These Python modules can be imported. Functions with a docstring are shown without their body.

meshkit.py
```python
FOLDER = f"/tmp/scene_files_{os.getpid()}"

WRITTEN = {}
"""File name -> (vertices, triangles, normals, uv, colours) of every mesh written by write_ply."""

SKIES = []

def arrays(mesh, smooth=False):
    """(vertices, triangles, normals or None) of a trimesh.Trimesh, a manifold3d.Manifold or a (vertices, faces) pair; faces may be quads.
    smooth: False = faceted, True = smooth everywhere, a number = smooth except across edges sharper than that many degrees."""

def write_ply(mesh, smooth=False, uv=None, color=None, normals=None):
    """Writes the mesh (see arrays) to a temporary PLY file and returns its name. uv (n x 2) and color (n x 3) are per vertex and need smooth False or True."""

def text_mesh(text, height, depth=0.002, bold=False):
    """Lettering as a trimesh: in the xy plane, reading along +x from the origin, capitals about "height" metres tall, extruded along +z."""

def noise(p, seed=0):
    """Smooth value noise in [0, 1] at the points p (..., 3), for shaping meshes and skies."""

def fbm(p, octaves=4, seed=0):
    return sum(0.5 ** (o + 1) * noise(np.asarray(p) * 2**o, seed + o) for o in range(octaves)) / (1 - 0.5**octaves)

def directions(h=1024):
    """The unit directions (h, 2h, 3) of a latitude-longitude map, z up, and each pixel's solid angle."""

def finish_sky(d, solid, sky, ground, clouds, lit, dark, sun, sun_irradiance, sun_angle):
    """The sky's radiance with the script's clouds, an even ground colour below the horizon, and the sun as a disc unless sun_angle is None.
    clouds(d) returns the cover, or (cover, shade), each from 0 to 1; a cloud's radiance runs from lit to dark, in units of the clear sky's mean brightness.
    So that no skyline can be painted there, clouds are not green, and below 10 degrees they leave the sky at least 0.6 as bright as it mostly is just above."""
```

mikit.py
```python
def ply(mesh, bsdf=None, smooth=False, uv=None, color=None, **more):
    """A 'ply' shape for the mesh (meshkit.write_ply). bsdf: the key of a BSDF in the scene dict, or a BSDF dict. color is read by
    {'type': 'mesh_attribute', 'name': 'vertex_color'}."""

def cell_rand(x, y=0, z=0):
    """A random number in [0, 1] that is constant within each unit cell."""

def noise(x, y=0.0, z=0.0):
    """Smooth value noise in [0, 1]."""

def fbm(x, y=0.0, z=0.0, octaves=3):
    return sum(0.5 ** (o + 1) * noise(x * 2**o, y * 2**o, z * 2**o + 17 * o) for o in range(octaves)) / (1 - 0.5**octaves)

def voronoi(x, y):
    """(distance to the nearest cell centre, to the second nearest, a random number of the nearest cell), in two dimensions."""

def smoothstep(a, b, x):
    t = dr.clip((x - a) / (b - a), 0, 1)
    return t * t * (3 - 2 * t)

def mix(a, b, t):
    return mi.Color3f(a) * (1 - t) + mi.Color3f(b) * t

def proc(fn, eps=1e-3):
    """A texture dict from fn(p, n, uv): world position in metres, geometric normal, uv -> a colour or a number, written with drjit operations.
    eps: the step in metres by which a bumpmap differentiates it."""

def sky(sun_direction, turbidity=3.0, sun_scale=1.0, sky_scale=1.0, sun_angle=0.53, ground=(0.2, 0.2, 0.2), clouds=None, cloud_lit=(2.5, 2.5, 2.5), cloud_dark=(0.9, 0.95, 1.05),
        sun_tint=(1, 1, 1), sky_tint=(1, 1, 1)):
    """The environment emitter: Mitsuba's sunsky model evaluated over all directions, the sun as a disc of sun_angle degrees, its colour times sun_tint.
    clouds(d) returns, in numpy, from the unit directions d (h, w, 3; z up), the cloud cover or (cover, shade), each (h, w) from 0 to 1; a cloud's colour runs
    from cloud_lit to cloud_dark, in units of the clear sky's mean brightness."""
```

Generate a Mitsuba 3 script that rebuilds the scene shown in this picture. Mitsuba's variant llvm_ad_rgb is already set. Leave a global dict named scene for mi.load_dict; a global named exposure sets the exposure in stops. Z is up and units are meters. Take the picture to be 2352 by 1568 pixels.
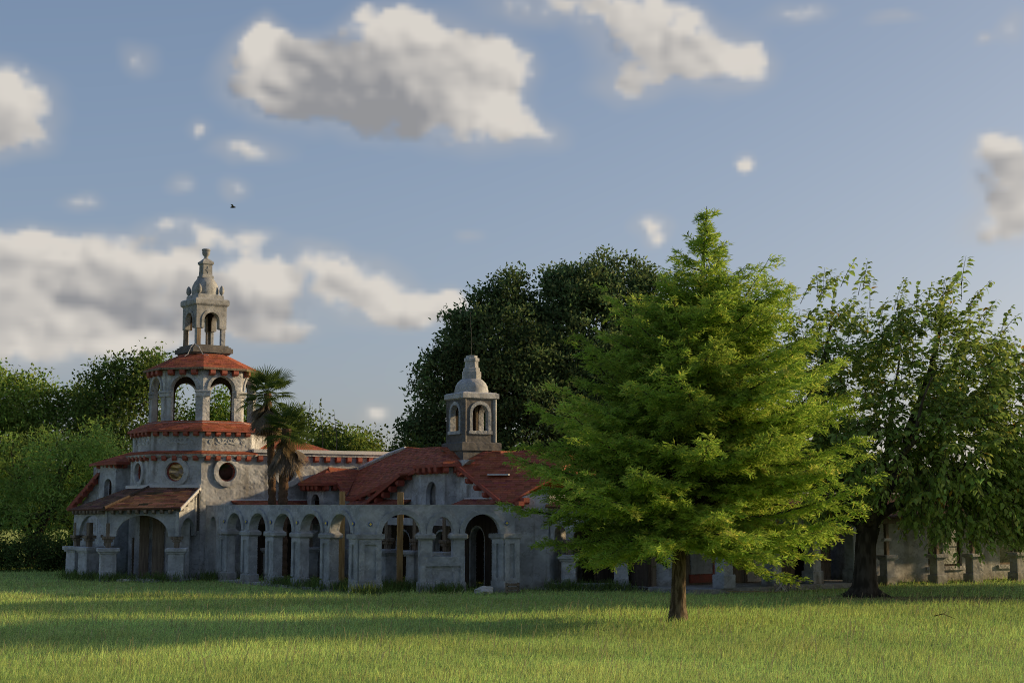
import math, numpy as np, trimesh, drjit as dr, mitsuba as mi, mikit, meshkit
import shapely
from shapely.geometry import Polygon, Point, box as sbox, LineString
from shapely.ops import unary_union
T4 = mi.ScalarTransform4f
rng = np.random.default_rng(7)
scene, labels = {}, {}
D2R = math.pi / 180

# ------------------------------------------------------------------ camera, sky, sun, exposure
TILT = math.atan((1160 - 784) / 3415.0)
scene['camera'] = {'type': 'perspective', 'fov': 2 * math.degrees(math.atan(1176 / 3415.0)), 'fov_axis': 'x', 'near_clip': 0.5, 'far_clip': 3000.0,
                   'to_world': T4().look_at(origin=[0, 0, 3.9], target=[0, math.cos(TILT), 3.9 + math.sin(TILT)], up=[0, 0, 1])}
SUN_AZ, SUN_EL = 14.0, 17.0     # degrees: azimuth from +x towards +y
SUN = [math.cos(SUN_EL * D2R) * math.cos(SUN_AZ * D2R), math.cos(SUN_EL * D2R) * math.sin(SUN_AZ * D2R), math.sin(SUN_EL * D2R)]
exposure = 2.78

# cumulus banks: azimuth (right of north = +y), elevation, half width, half height in degrees, shade, weight
CLOUDS = [(-9.83,16.89,1.17,1.26,.1,1),(-7.3,16.67,1.85,1.01,.7,1),(-4.75,17.31,1.68,1.51,.45,1),(-2.69,17.11,1.68,1.09,.5,1),(-.45,16.64,1.34,.92,.4,1),(-8.47,15.58,2.52,.92,.85,1),(-5.07,15.11,3.19,1.09,.8,1),(-1.65,15,1.76,1.34,.05,1),(.67,14.15,1.5,.7,.3,.8),(-9.9,16.2,1.2,1.1,.2,1),(-3.02,15.97,1.85,1.17,.4,1),
(4.73,18.67,1.6,1.2,.3,.9),(5.58,17.69,2.1,1.15,.45,.95),(7.78,16.82,2.0,1.2,.2,1),(4.7,16.1,1.3,.7,.35,.8),(1.28,18.97,2.6,.75,.4,.7),(9.2,16.6,1.0,.7,.1,.8),(7.12,18.2,.59,.42,.3,.5),
(-18.8,14.4,1.59,1.26,.25,1),(-19.39,13.57,1.26,.84,.5,1),(-19.37,15.05,.76,.76,.1,1),(-21.22,14.03,2.01,1.34,.5,1),(-14.36,16.54,.84,.67,.3,.42),(-12.42,14.14,.6,.34,.2,.34),(-10.35,13.31,1.43,.54,.2,.75),(-12.86,11.94,.57,.44,.3,.45),(-10.81,11.75,.67,.44,.3,.5),(-16.36,11.29,.87,.27,.3,.5),
(-12.34,10.46,1.43,.4,.2,.6),(-10.61,10.03,1.59,.37,.2,.6),(-14.73,9.71,1.85,.64,.4,.55),(-17.68,8.61,2.68,1.26,.3,1),(-15.32,8.23,2.68,1.09,.45,1),(-18.47,9.37,1.34,.64,.1,1),(-14.23,8.92,.92,.5,0,1),(-12.13,8.51,1.34,.81,.25,1),(-9.67,8.58,1.51,.84,.1,1),(-9.82,7.58,1.93,.87,.8,1),(-14.5,7.12,4.53,.95,.95,1),(-18.85,7.28,1.01,.7,.3,1),(-16.03,5.78,4.7,1.0,.1,.9),(-18.52,6.34,1.26,.76,.1,1),(-9.64,6.67,1.76,.44,.4,.8),(-21.4,7.48,2.68,2.01,.5,1),
(-7.36,9.46,.97,.6,.15,.95),(-6.35,8.65,1.54,.87,.25,1),(-5.16,7.66,1.59,.87,.2,1),(-3.65,7.43,1.59,.7,.2,.95),(-2.3,7.77,.57,.54,.1,.8),(-5.29,3.57,.67,.42,.1,.8),(18.49,13.01,1.04,.5,.1,.8),(18.84,12.04,1.26,.84,.6,.7),(18.31,10.01,1.59,.81,.25,.75),(19.41,10.9,1.17,1.09,.5,.7),
(9.01,12.97,.49,.4,.2,.6),(5.47,10.66,.81,.5,.15,.6),(5.58,10.07,.47,.4,.2,.5),(-1.8,10.31,.67,.29,.3,.35),(11.34,18.47,1.26,.47,.3,.45),(14.78,17.92,1.09,.3,.3,.4),(19.19,17.3,.47,.7,.3,.4),(18.17,16.91,.54,.29,.3,.45)]
CLOUDS += [(-17.7, 9.33, 0.81, 0.44, 0, 0.8), (-16.45, 9.12, 0.7, 0.4, 0.05, 0.8), (-15.22, 9.0, 0.67, 0.4, 0, 0.8), (-13.99, 8.9, 0.7, 0.44, 0, 0.8), (-12.54, 9.05, 0.77, 0.54, 0.05, 0.8), (-10.34, 9.02, 0.7, 0.54, 0, 0.8), (-9.26, 8.55, 0.77, 0.54, 0, 0.8), (-18.4, 7.27, 0.92, 0.47, 0, 0.7), (-16.53, 6.7, 1.09, 0.42, 0.05, 0.7), (-18.74, 8.24, 0.67, 0.44, 0.1, 0.7), (-14.47, 5.99, 1.34, 0.4, 0.05, 0.6), (-9.81, 17.49, 0.64, 0.64, 0, 0.9), (-5.1, 18.15, 0.87, 0.57, 0, 0.9), (-3.64, 17.83, 0.87, 0.57, 0.05, 0.8), (-1.91, 15.75, 0.77, 0.57, 0, 0.9), (-0.96, 15.07, 0.81, 0.64, 0, 0.9), (-0.45, 17.09, 0.81, 0.54, 0.1, 0.8), (-7.11, 15.3, 2.18, 0.6, 1, 0.6), (-7.98, 17.0, 1.04, 0.57, 0.9, 0.6), (-4.22, 15.38, 1.01, 0.5, 0.9, 0.5)]
_r = np.random.default_rng(11)
for _ in range(210):            # broken cumulus out of view, extra clusters added to raise the fill light
    a0, e0 = _r.uniform(25, 335), 4 + 50 * _r.random() ** 1.6
    for _ in range(_r.integers(2, 6)):
        CLOUDS.append((((a0 + _r.normal() * 2.2 + 180) % 360) - 180, e0 + _r.normal() * .6, _r.uniform(1, 3.2), _r.uniform(.5, 1.3), _r.uniform(.1, .8), _r.uniform(.6, 1)))

def cloud_cover(d):
    az, el = np.degrees(np.arctan2(d[..., 0], d[..., 1])), np.degrees(np.arcsin(np.clip(d[..., 2], -1, 1)))
    def turned(az, el, k, sd, octaves):      # noise in axes turned against the map's, each octave turned further
        out = 0
        for o in range(octaves):
            a = .6 + 1.1 * o; u, v = az * np.cos(a) - el * np.sin(a) * 1.25, az * np.sin(a) + el * np.cos(a) * 1.25
            out = out + .5 ** (o + 1) * (meshkit.noise(np.stack([u * k * 2 ** o, v * k * 2 ** o, az * 0 + .3 + o], -1), sd + o) - .5)
        return out * 2
    def billow(az, el, k, sd, octaves):      # rounded heads with creases between them
        out = 0
        for o in range(octaves):
            a = .4 + 1.3 * o; u, v = az * np.cos(a) - el * np.sin(a) * 1.2, az * np.sin(a) + el * np.cos(a) * 1.2
            out = out + .55 ** (o + 1) * (.5 - np.abs(2 * meshkit.noise(np.stack([u * k * 2 ** o, v * k * 2 ** o, az * 0 + .7 + o], -1), sd + o) - 1))
        return -out
    w1, w2 = turned(az, el, .55, 40, 3), turned(az, el, .55, 50, 3)
    def field(az, el):
        f, s, w = np.full(az.shape, 0.0), np.zeros(az.shape), np.full(az.shape, 1e-6)
        for ca, ce, ra, re, sh, wt in CLOUDS:
            rows = np.nonzero(np.abs(el[:, 0] - ce) < 3.2 * re + 1)[0]
            if not len(rows): continue
            r = slice(rows[0], rows[-1] + 1)
            q = ((((az[r] - ca + 180) % 360) - 180) / ra) ** 2 + ((el[r] - ce) / re) ** 2
            f[r] = f[r] + wt ** .6 * np.exp(-1.05 * q); g = np.exp(-1.6 * q) / (ra * re); s[r] += sh * g; w[r] += g
        return 1.45 * (1 - np.exp(-f)) - .58, s / w
    A2, E2 = az + .75 * w1, el + .55 * w2
    n = .6 * billow(az, el, .85, 3, 3) + .7 * turned(az, el, 1.2, 60, 3)
    lobes = lambda a, e: .8 * billow(a, e, .7, 3, 2) + .5 * turned(a, e, 1.1, 60, 2)
    f, s = field(A2, E2); fs, _ = field(A2 + .7, E2 + .55)
    F = f + .8 * n
    cover = np.clip((F + .18) / .42, 0, 1); cover = cover * cover * (3 - 2 * cover)
    haze = np.clip((f + .42) / .5, 0, 1) * .30           # thin veil round each cloud
    shade = np.clip(1.08 * s - .02 + .7 * (fs - f) + .85 * (lobes(az + .3, el + .3) - lobes(az, el)) + .22 * np.clip(F, 0, 1) + .3 * turned(az, el, .5, 90, 2), 0, 1)
    return np.maximum(cover * .95, haze), np.where(cover > .25, shade, .5 + (shade - .5) * cover * 4)

scene['sky_light'] = mikit.sky(SUN, turbidity=5.5, sun_scale=.78, sky_scale=1.0, sun_angle=1.5, ground=(.07, .1, .04), clouds=cloud_cover,
                         cloud_lit=(2.05, 1.92, 1.74), cloud_dark=(.84, .84, .87), sun_tint=(1.0, .98, .92), sky_tint=(.60, .60, .70))

# ------------------------------------------------------------------ materials
def rgb(*c): return {'type': 'rgb', 'value': list(c)}
def vcol(): return {'type': 'mesh_attribute', 'name': 'vertex_color'}
def two(b): return {'type': 'twosided', 'bsdf': b}
def matte(tex, rough=.85, spec=.3): return {'type': 'principled', 'base_color': tex, 'roughness': rough, 'specular': spec}
def bumped(b, fn, eps=.01): return two({'type': 'bumpmap', 'tex': mikit.proc(fn, eps), 'scale': 1.0, 'nested': b})
fbm, noise, sst, mix = mikit.fbm, mikit.noise, mikit.smoothstep, mikit.mix

def plaster_colour(a, b, c, streak):
    def fn(p, n, uv):
        m = fbm(p.x * 1.1 + 5, p.y * 1.1, p.z * 1.3, 4)
        k = fbm(p.x * 4.5, p.y * 4.5, p.z * 3.5 + 9, 3)
        st = fbm(p.x * 3.1 + 40, p.y * 3.1, p.z * .28, 3)
        col = mix(a, b, sst(.35, .68, m))
        col = mix(col, c, sst(.5, .75, st) * streak)
        g = fbm(p.x * 13, p.y * 13, p.z * 11, 3)
        patch = sst(.53, .585, fbm(p.x * 2.3 + 31, p.y * 2.3, p.z * 2.6, 4)); seam = sst(.022, .0, dr.abs(fbm(p.x * 1.7 + 60, p.y * 1.7, p.z * 1.5, 4) - .5))
        col = mix(col, b, patch * .45); col = mix(col, c, seam * .45)
        splash = sst(.55, .0, p.z + .9 * (m - .5) + .3 * (k - .5)) * .55      # mud thrown up from the grass
        col = mix(col, (.15, .135, .10), splash)
        return col * (.62 + .46 * k + .32 * g)
    return mikit.proc(fn)
def plaster_relief(amp, f):
    def fn(p, n, uv):
        q = fbm(p.x * f, p.y * f, p.z * f, 4)
        w = fbm(p.x * f * .35 + 7, p.y * f * .35, p.z * f * .35, 2)
        return amp * (q * .6 + dr.abs(w - .5) * 2.2)
    return fn
scene['stucco'] = bumped(matte(plaster_colour((.39, .425, .47), (.265, .29, .33), (.145, .148, .15), .85)), plaster_relief(.04, 10.0))
scene['concrete'] = bumped(matte(plaster_colour((.315, .345, .385), (.215, .24, .275), (.41, .435, .465), .45)), plaster_relief(.03, 11.0))
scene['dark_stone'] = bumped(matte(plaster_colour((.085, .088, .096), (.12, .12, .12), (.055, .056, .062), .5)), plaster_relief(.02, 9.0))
scene['cast_stone'] = bumped(matte(plaster_colour((.30, .325, .35), (.225, .243, .265), (.14, .148, .155), .55)), plaster_relief(.02, 7.0))
scene['pale_trim'] = bumped(matte(plaster_colour((.40, .43, .465), (.30, .325, .355), (.18, .19, .2), .45)), plaster_relief(.02, 8.0))
scene['tiles'] = two(matte(vcol(), .8, .25))
scene['leaves'] = {'type': 'principledthin', 'base_color': vcol(), 'roughness': .5, 'diff_trans': 1.0, 'eta': 1.3}
scene['grass_blades'] = {'type': 'principledthin', 'base_color': vcol(), 'roughness': .6, 'diff_trans': .7, 'eta': 1.25}
scene['red_paint'] = two(matte(mikit.proc(lambda p, n, uv: mix((.25, .055, .038), (.19, .06, .045), sst(.4, .7, fbm(p.x * 6, p.y * 6, p.z * 6, 3))) * (.85 + .3 * noise(p.x * 20, p.y * 20, p.z * 20))), .6, .4))
def wood_fn(a, b):
    def fn(p, n, uv):
        g = fbm(p.x * 22, p.y * 22, p.z * 1.4, 4)
        return mix(a, b, sst(.3, .7, g))
    return mikit.proc(fn)
scene['fresh_wood'] = two(matte(wood_fn((.33, .23, .11), (.21, .135, .055)), .7))
scene['old_wood'] = two(matte(wood_fn((.19, .16, .125), (.11, .09, .07)), .85))
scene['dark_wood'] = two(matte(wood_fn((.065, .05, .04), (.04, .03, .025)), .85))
def bark_fn(p, n, uv):
    g = fbm(p.x * 13, p.y * 13, p.z * 2.2, 4)
    return mix((.052, .04, .03), (.17, .14, .105), sst(.35, .7, g))
scene['bark'] = bumped(matte(mikit.proc(bark_fn), .95, .1), lambda p, n, uv: .05 * fbm(p.x * 13, p.y * 13, p.z * 2.2, 4))
scene['dark_bark'] = bumped(matte(mikit.proc(lambda p, n, uv: mix((.03, .026, .022), (.075, .066, .055), sst(.35, .7, fbm(p.x * 9, p.y * 9, p.z * 2, 4)))), .95, .1), lambda p, n, uv: .05 * fbm(p.x * 9, p.y * 9, p.z * 2, 4))
scene['palm_fibre'] = two(matte(mikit.proc(lambda p, n, uv: mix((.13, .085, .055), (.05, .035, .028), fbm(p.x * 14, p.y * 14, p.z * 9, 3))), .95, .1))
scene['glass'] = {'type': 'thindielectric', 'int_ior': 1.5}
scene['metal_paint'] = two(matte(rgb(.55, .5, .46), .45, .5))
scene['dark_metal'] = two(matte(rgb(.03, .03, .032), .5, .5))
scene['flashing'] = two(matte(rgb(.40, .43, .48), .5, .5))
scene['white_paint'] = two(matte(mikit.proc(lambda p, n, uv: mix((.52, .52, .52), (.42, .42, .41), fbm(p.x * 2, p.y * 2, p.z * 2, 3))), .5, .4))
scene['blue_glaze'] = two({'type': 'principled', 'base_color': rgb(.05, .1, .28), 'roughness': .15, 'specular': .6})
scene['yellow_glaze'] = two({'type': 'principled', 'base_color': rgb(.65, .5, .08), 'roughness': .2, 'specular': .6})
scene['painted_reflection'] = two({'type': 'principled', 'base_color': mikit.proc(lambda p, n, uv: mix((.12, .075, .03), (.62, .44, .2), sst(.42, .62, fbm(p.x * 3 + p.z * 2, p.y * 3, p.z * 7, 3)))), 'roughness': .25, 'specular': .7})  # golden streaks are window reflections painted into the colour
def soil_fn(p, n, uv):
    m = fbm(p.x * .35, p.y * .35, 0, 4); k = fbm(p.x * 5, p.y * 5, 1, 3)
    dry = sst(7.5, 2.5, dr.sqrt(dr.square((p.x - 17.3) * .8) + dr.square((p.y - 63.4) * 2.2)) + 3 * (m - .5))
    col = mix((.17, .23, .07), (.25, .3, .1), sst(.35, .65, m)) * (.6 + .8 * k)
    return mix(col, mi.Color3f(.16, .11, .06) * (.6 + .8 * k), dry * .8)
scene['soil'] = bumped(matte(mikit.proc(soil_fn), .95, .1), lambda p, n, uv: .12 * fbm(p.x * 3, p.y * 3, 0, 4), .02)
scene['rubble'] = two(matte(mikit.proc(lambda p, n, uv: mix((.5, .5, .49), (.3, .3, .3), fbm(p.x * 9, p.y * 9, p.z * 9, 3))), .9))

# ------------------------------------------------------------------ naming
used = set()
def key_for(name, parent=None):
    base = f'{parent}__{name}' if parent else name
    k, i = base, 0
    while k in used:
        i += 1; k = f'{base}_{i:03d}'
    used.add(k); return k
def thing(name, label, cat, group=None):
    k = key_for(name)
    labels[k] = {'label': label, 'category': cat}
    if group: labels[k]['group'] = group
    return k
def put(name, mesh, mat, parent=None, smooth=False, color=None, label=None, kind=None, cat=None, group=None, tw=None):
    k = key_for(name, parent)
    d = mesh if isinstance(mesh, dict) else mikit.ply(mesh, mat, smooth=smooth, color=color)
    scene[k] = {**d, 'to_world': tw} if tw is not None else d
    l = {a: b for a, b in (('label', label), ('kind', kind), ('category', cat), ('group', group)) if b}
    if l: labels[k] = l
    return k
def mat4(origin, ux, uy, uz=(0, 0, 1)):
    m = np.eye(4); m[:3, 0], m[:3, 1], m[:3, 2], m[:3, 3] = ux, uy, uz, origin
    return T4(m.tolist())

# ------------------------------------------------------------------ mesh helpers
def V(*a): return np.array(a, float)
def cat(ms):
    vs, fs, n = [], [], 0
    for m in ms:
        v, f = (np.asarray(m.vertices), np.asarray(m.faces)) if hasattr(m, 'faces') else m
        vs.append(v); fs.append(np.asarray(f) + n); n += len(v)
    return np.vstack(vs), np.vstack(fs)
def hull(pts):
    return trimesh.Trimesh(np.asarray(pts, float)).convex_hull if False else trimesh.convex.convex_hull(np.asarray(pts, float))
def block(c, s, ang=0, bev=.015):
    """box with chamfered edges; c centre, s full sizes, ang degrees about z"""
    h = np.asarray(s, float) / 2; b = min(bev, .3 * h.min())
    pts = []
    for sx in (-1, 1):
        for sy in (-1, 1):
            for sz in (-1, 1):
                for k in range(3):
                    q = h - b; q[k] = h[k]; pts.append(q * (sx, sy, sz))
    m = hull(pts); v = np.array(m.vertices); a = ang * D2R
    R = np.array([[math.cos(a), -math.sin(a), 0], [math.sin(a), math.cos(a), 0], [0, 0, 1]])
    return v @ R.T + np.asarray(c, float), np.array(m.faces)
def stack(prof, n, phi, cx, cy, cap=True):
    """polygonal tower: prof [(R, z), ...], n sides, first corner at angle phi (deg)"""
    a = (phi + np.arange(n) * 360 / n) * D2R
    v = np.vstack([np.stack([cx + R * np.cos(a), cy + R * np.sin(a), np.full(n, z)], 1) for R, z in prof])
    f = []
    for k in range(len(prof) - 1):
        for i in range(n):
            j = (i + 1) % n; p, q = k * n, (k + 1) * n
            f += [[p + i, p + j, q + j], [p + i, q + j, q + i]]
    if cap:
        m = len(v); v = np.vstack([v, [[cx, cy, prof[0][1]], [cx, cy, prof[-1][1]]]])
        t = (len(prof) - 1) * n
        for i in range(n):
            j = (i + 1) % n
            f += [[m, j, i], [m + 1, t + i, t + j]]
    return v, np.array(f)
def tube(pts, radii, sides=6, cap=True):
    p = np.asarray(pts, float); n = len(p)
    r = np.broadcast_to(np.asarray(radii, float), (n,))
    t = np.gradient(p, axis=0); t /= np.linalg.norm(t, axis=1, keepdims=True) + 1e-12
    ref = np.where(np.abs(t[:, 2:3]) < .9, [[0, 0, 1.]], [[1., 0, 0]])
    a = np.cross(t, ref); a /= np.linalg.norm(a, axis=1, keepdims=True) + 1e-12
    for i in range(1, n):                     # keep the frame from flipping
        if a[i] @ a[i - 1] < 0: a[i] = -a[i]
    b = np.cross(t, a); th = np.arange(sides) * 2 * np.pi / sides
    v = (p[:, None] + r[:, None, None] * (np.cos(th)[None, :, None] * a[:, None] + np.sin(th)[None, :, None] * b[:, None])).reshape(-1, 3)
    i, j = np.meshgrid(np.arange(n - 1), np.arange(sides), indexing='ij'); j2 = (j + 1) % sides
    f = np.vstack([np.stack([i * sides + j, i * sides + j2, (i + 1) * sides + j2], -1).reshape(-1, 3), np.stack([i * sides + j, (i + 1) * sides + j2, (i + 1) * sides + j], -1).reshape(-1, 3)])
    if cap:
        m = len(v); v = np.vstack([v, p[:1], p[-1:]]); k = np.arange(sides)
        f = np.vstack([f, np.stack([np.full(sides, m), (k + 1) % sides, k], 1), np.stack([np.full(sides, m + 1), (n - 1) * sides + k, (n - 1) * sides + (k + 1) % sides], 1)])
    return v, f
def extrude(poly, h):
    out = []
    for g in getattr(poly, 'geoms', [poly]):
        if g.geom_type == 'Polygon' and g.area > 1e-5: out.append(trimesh.creation.extrude_polygon(g, h, engine='earcut'))
    return cat(out)
def wall_mesh(poly, p0, p1, thick, out=0.0):
    """poly in (s, z) along p0 -> p1 (left to right seen from outside); its outer face stands 'out' proud of that line"""
    p0, p1 = V(*p0[:2]), V(*p1[:2]); u = (p1 - p0) / np.linalg.norm(p1 - p0); n = V(u[1], -u[0])
    v, f = extrude(poly, thick)
    w = np.empty_like(v)
    w[:, :2] = p0 + v[:, :1] * u + (v[:, 2:3] - thick + out) * n; w[:, 2] = v[:, 1]
    return w, f
def arch_shape(c, hw, z0, zs, rise):
    th = np.linspace(0, math.pi, 21)
    return Polygon([(c + hw, z0)] + [(c + hw * math.cos(t), zs + rise * math.sin(t)) for t in th] + [(c - hw, z0)])
def arch_ring(c, hw, zs, rise, w, drop=0):
    th = np.linspace(0, math.pi, 25)
    o = [(c + (hw + w) * math.cos(t), zs + (rise + w) * math.sin(t)) for t in th]; i = [(c + hw * math.cos(t), zs + rise * math.sin(t)) for t in th[::-1]]
    if drop: o = [(c + hw + w, zs - drop)] + o + [(c - hw - w, zs - drop)]; i = [(c - hw, zs - drop)] + i + [(c + hw, zs - drop)]
    return Polygon(o + i)
def frame_of(p0, p1):
    p0, p1 = V(*p0[:2]), V(*p1[:2]); L = np.linalg.norm(p1 - p0); u = (p1 - p0) / L
    return p0, u, V(u[1], -u[0]), L

RED = V(.255, .082, .05); BROWN = V(.115, .062, .044)
def roof(parent, pts, base=RED, thick=.09, course=.15, tab=.34, name='roof', var=.16, label=None):
    """a planar roof slope: a slab with every shingle laid on it as a thin wedge of its own tone"""
    p = np.asarray(pts, float); c = p.mean(0)
    _, _, vt = np.linalg.svd(p - c); n = vt[2] * (1 if vt[2][2] > 0 else -1)
    u = np.cross([0, 0, 1.], n); u /= np.linalg.norm(u); w = np.cross(n, u)
    q = np.stack([(p - c) @ u, (p - c) @ w], 1); poly = Polygon(q).buffer(0)
    v, f = extrude(poly, thick)
    slab = (c + v[:, :1] * u + v[:, 1:2] * w + (v[:, 2:3] - thick) * n, f)
    vs, fs, cs, k = [slab[0]], [slab[1]], [np.tile(base * .8, (len(v), 1))], len(v)
    x0, y0, x1, y1 = poly.bounds; row = 0; y = y0
    while y < y1:
        x = x0 - (row % 2) * tab / 2 - rng.random() * .1
        rowt = 1 + rng.normal() * var * .35
        while x < x1:
            tw = tab * rng.uniform(.8, 1.2)
            cell = sbox(x, y, x + tw - .012, y + course + .03)
            x += tw
            g = cell if poly.contains(cell) else poly.intersection(cell)
            for h in getattr(g, 'geoms', [g]):
                if h.geom_type != 'Polygon' or h.area < 4e-4: continue
                a, ff = extrude(h, 1.0)
                up = np.where(a[:, 2] > .5, .022 - .018 * np.clip((a[:, 1] - y) / course, 0, 1.2), -.005)
                vs.append(c + a[:, :1] * u + a[:, 1:2] * w + up[:, None] * n); fs.append(np.asarray(ff) + k); k += len(a)
                t = base * rowt * (1 + rng.normal() * var)
                cs.append(np.tile(np.clip(t + rng.normal(size=3) * .006, .01, 1), (len(a), 1)))
        y += course; row += 1
    return put(name, (np.vstack(vs), np.vstack(fs)), 'tiles', parent, color=np.vstack(cs), label=label)
def eave_trim(parent, a, b, size=.16, mat='red_paint', name='fascia'):
    a, b = V(*a), V(*b); d = b - a; L = np.linalg.norm(d); u = d / L; s = np.cross([0, 0, 1], u); s /= np.linalg.norm(s); w = np.cross(u, s)
    v, f = block((0, 0, 0), (L, .06, size)); v = (a + b) / 2 + v[:, :1] * u + v[:, 1:2] * s + v[:, 2:3] * w
    return put(name, (v, f), mat, parent)
BRK = {}
def brackets(parent, a, b, n, size=(.22, .42, .26), mat='red_paint', t0=.08, t1=.92, outward=None, name='bracket'):
    """n corbel blocks under an eave between a and b; their tops lie on that line"""
    a, b = V(*a), V(*b); u = V(*(b - a)[:2], 0); u /= np.linalg.norm(u); o = V(u[1], -u[0], 0) if outward is None else V(*outward, 0)
    if (size, mat) not in BRK: BRK[size, mat] = mikit.ply(hull([(x * size[0] / 2, y, z) for x in (-1, 1) for y, z in ((-.1, 0), (-.1, -size[2]), (size[1] * .75, -size[2]), (size[1], -size[2] * .7), (size[1], 0))]), mat)
    for t in np.linspace(t0, t1, n):
        p = a + (b - a) * t
        put(name, BRK[size, mat], None, parent, tw=mat4(p, -u, o))
def oct_pts(R, z, phi, cx, cy, n=8):
    return [V(cx + R * math.cos((phi + k * 360 / n) * D2R), cy + R * math.sin((phi + k * 360 / n) * D2R), z) for k in range(n)]
def egg(c, r, h, n=10, prof=None):
    prof = prof or [(.35, 0), (.5, .06), (.3, .14), (.75, .25), (1, .45), (.85, .72), (.45, .93), (.05, 1)]
    return stack([(r * a, c[2] + h * b) for a, b in prof], n, 0, c[0], c[1])

# ------------------------------------------------------------------ ground
gx = np.unique(np.concatenate([np.linspace(-700, -40, 12), np.linspace(-40, 45, 90), np.linspace(45, 700, 12)]))
gy = np.unique(np.concatenate([np.linspace(-60, 20, 6), np.linspace(20, 90, 80), np.linspace(90, 1500, 14)]))
GX, GY = np.meshgrid(gx, gy)
def ground_z(x, y):
    x, y = np.asarray(x, float), np.asarray(y, float)
    b = meshkit.fbm(np.stack([x * .12, y * .12, x * 0], -1), 3, 3) - .5
    return .22 * b * np.clip((66 - y) / 8, 0, 1) - .03
GZ = ground_z(GX, GY)
ny, nx = GX.shape
i, j = np.meshgrid(np.arange(ny - 1), np.arange(nx - 1), indexing='ij'); a = i * nx + j
put('ground', (np.stack([GX, GY, GZ], -1).reshape(-1, 3), np.vstack([np.stack([a, a + 1, a + nx + 1], -1).reshape(-1, 3), np.stack([a, a + nx + 1, a + nx], -1).reshape(-1, 3)])), 'soil', smooth=True, kind='structure', label='broad grassy field the buildings stand in')

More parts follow.
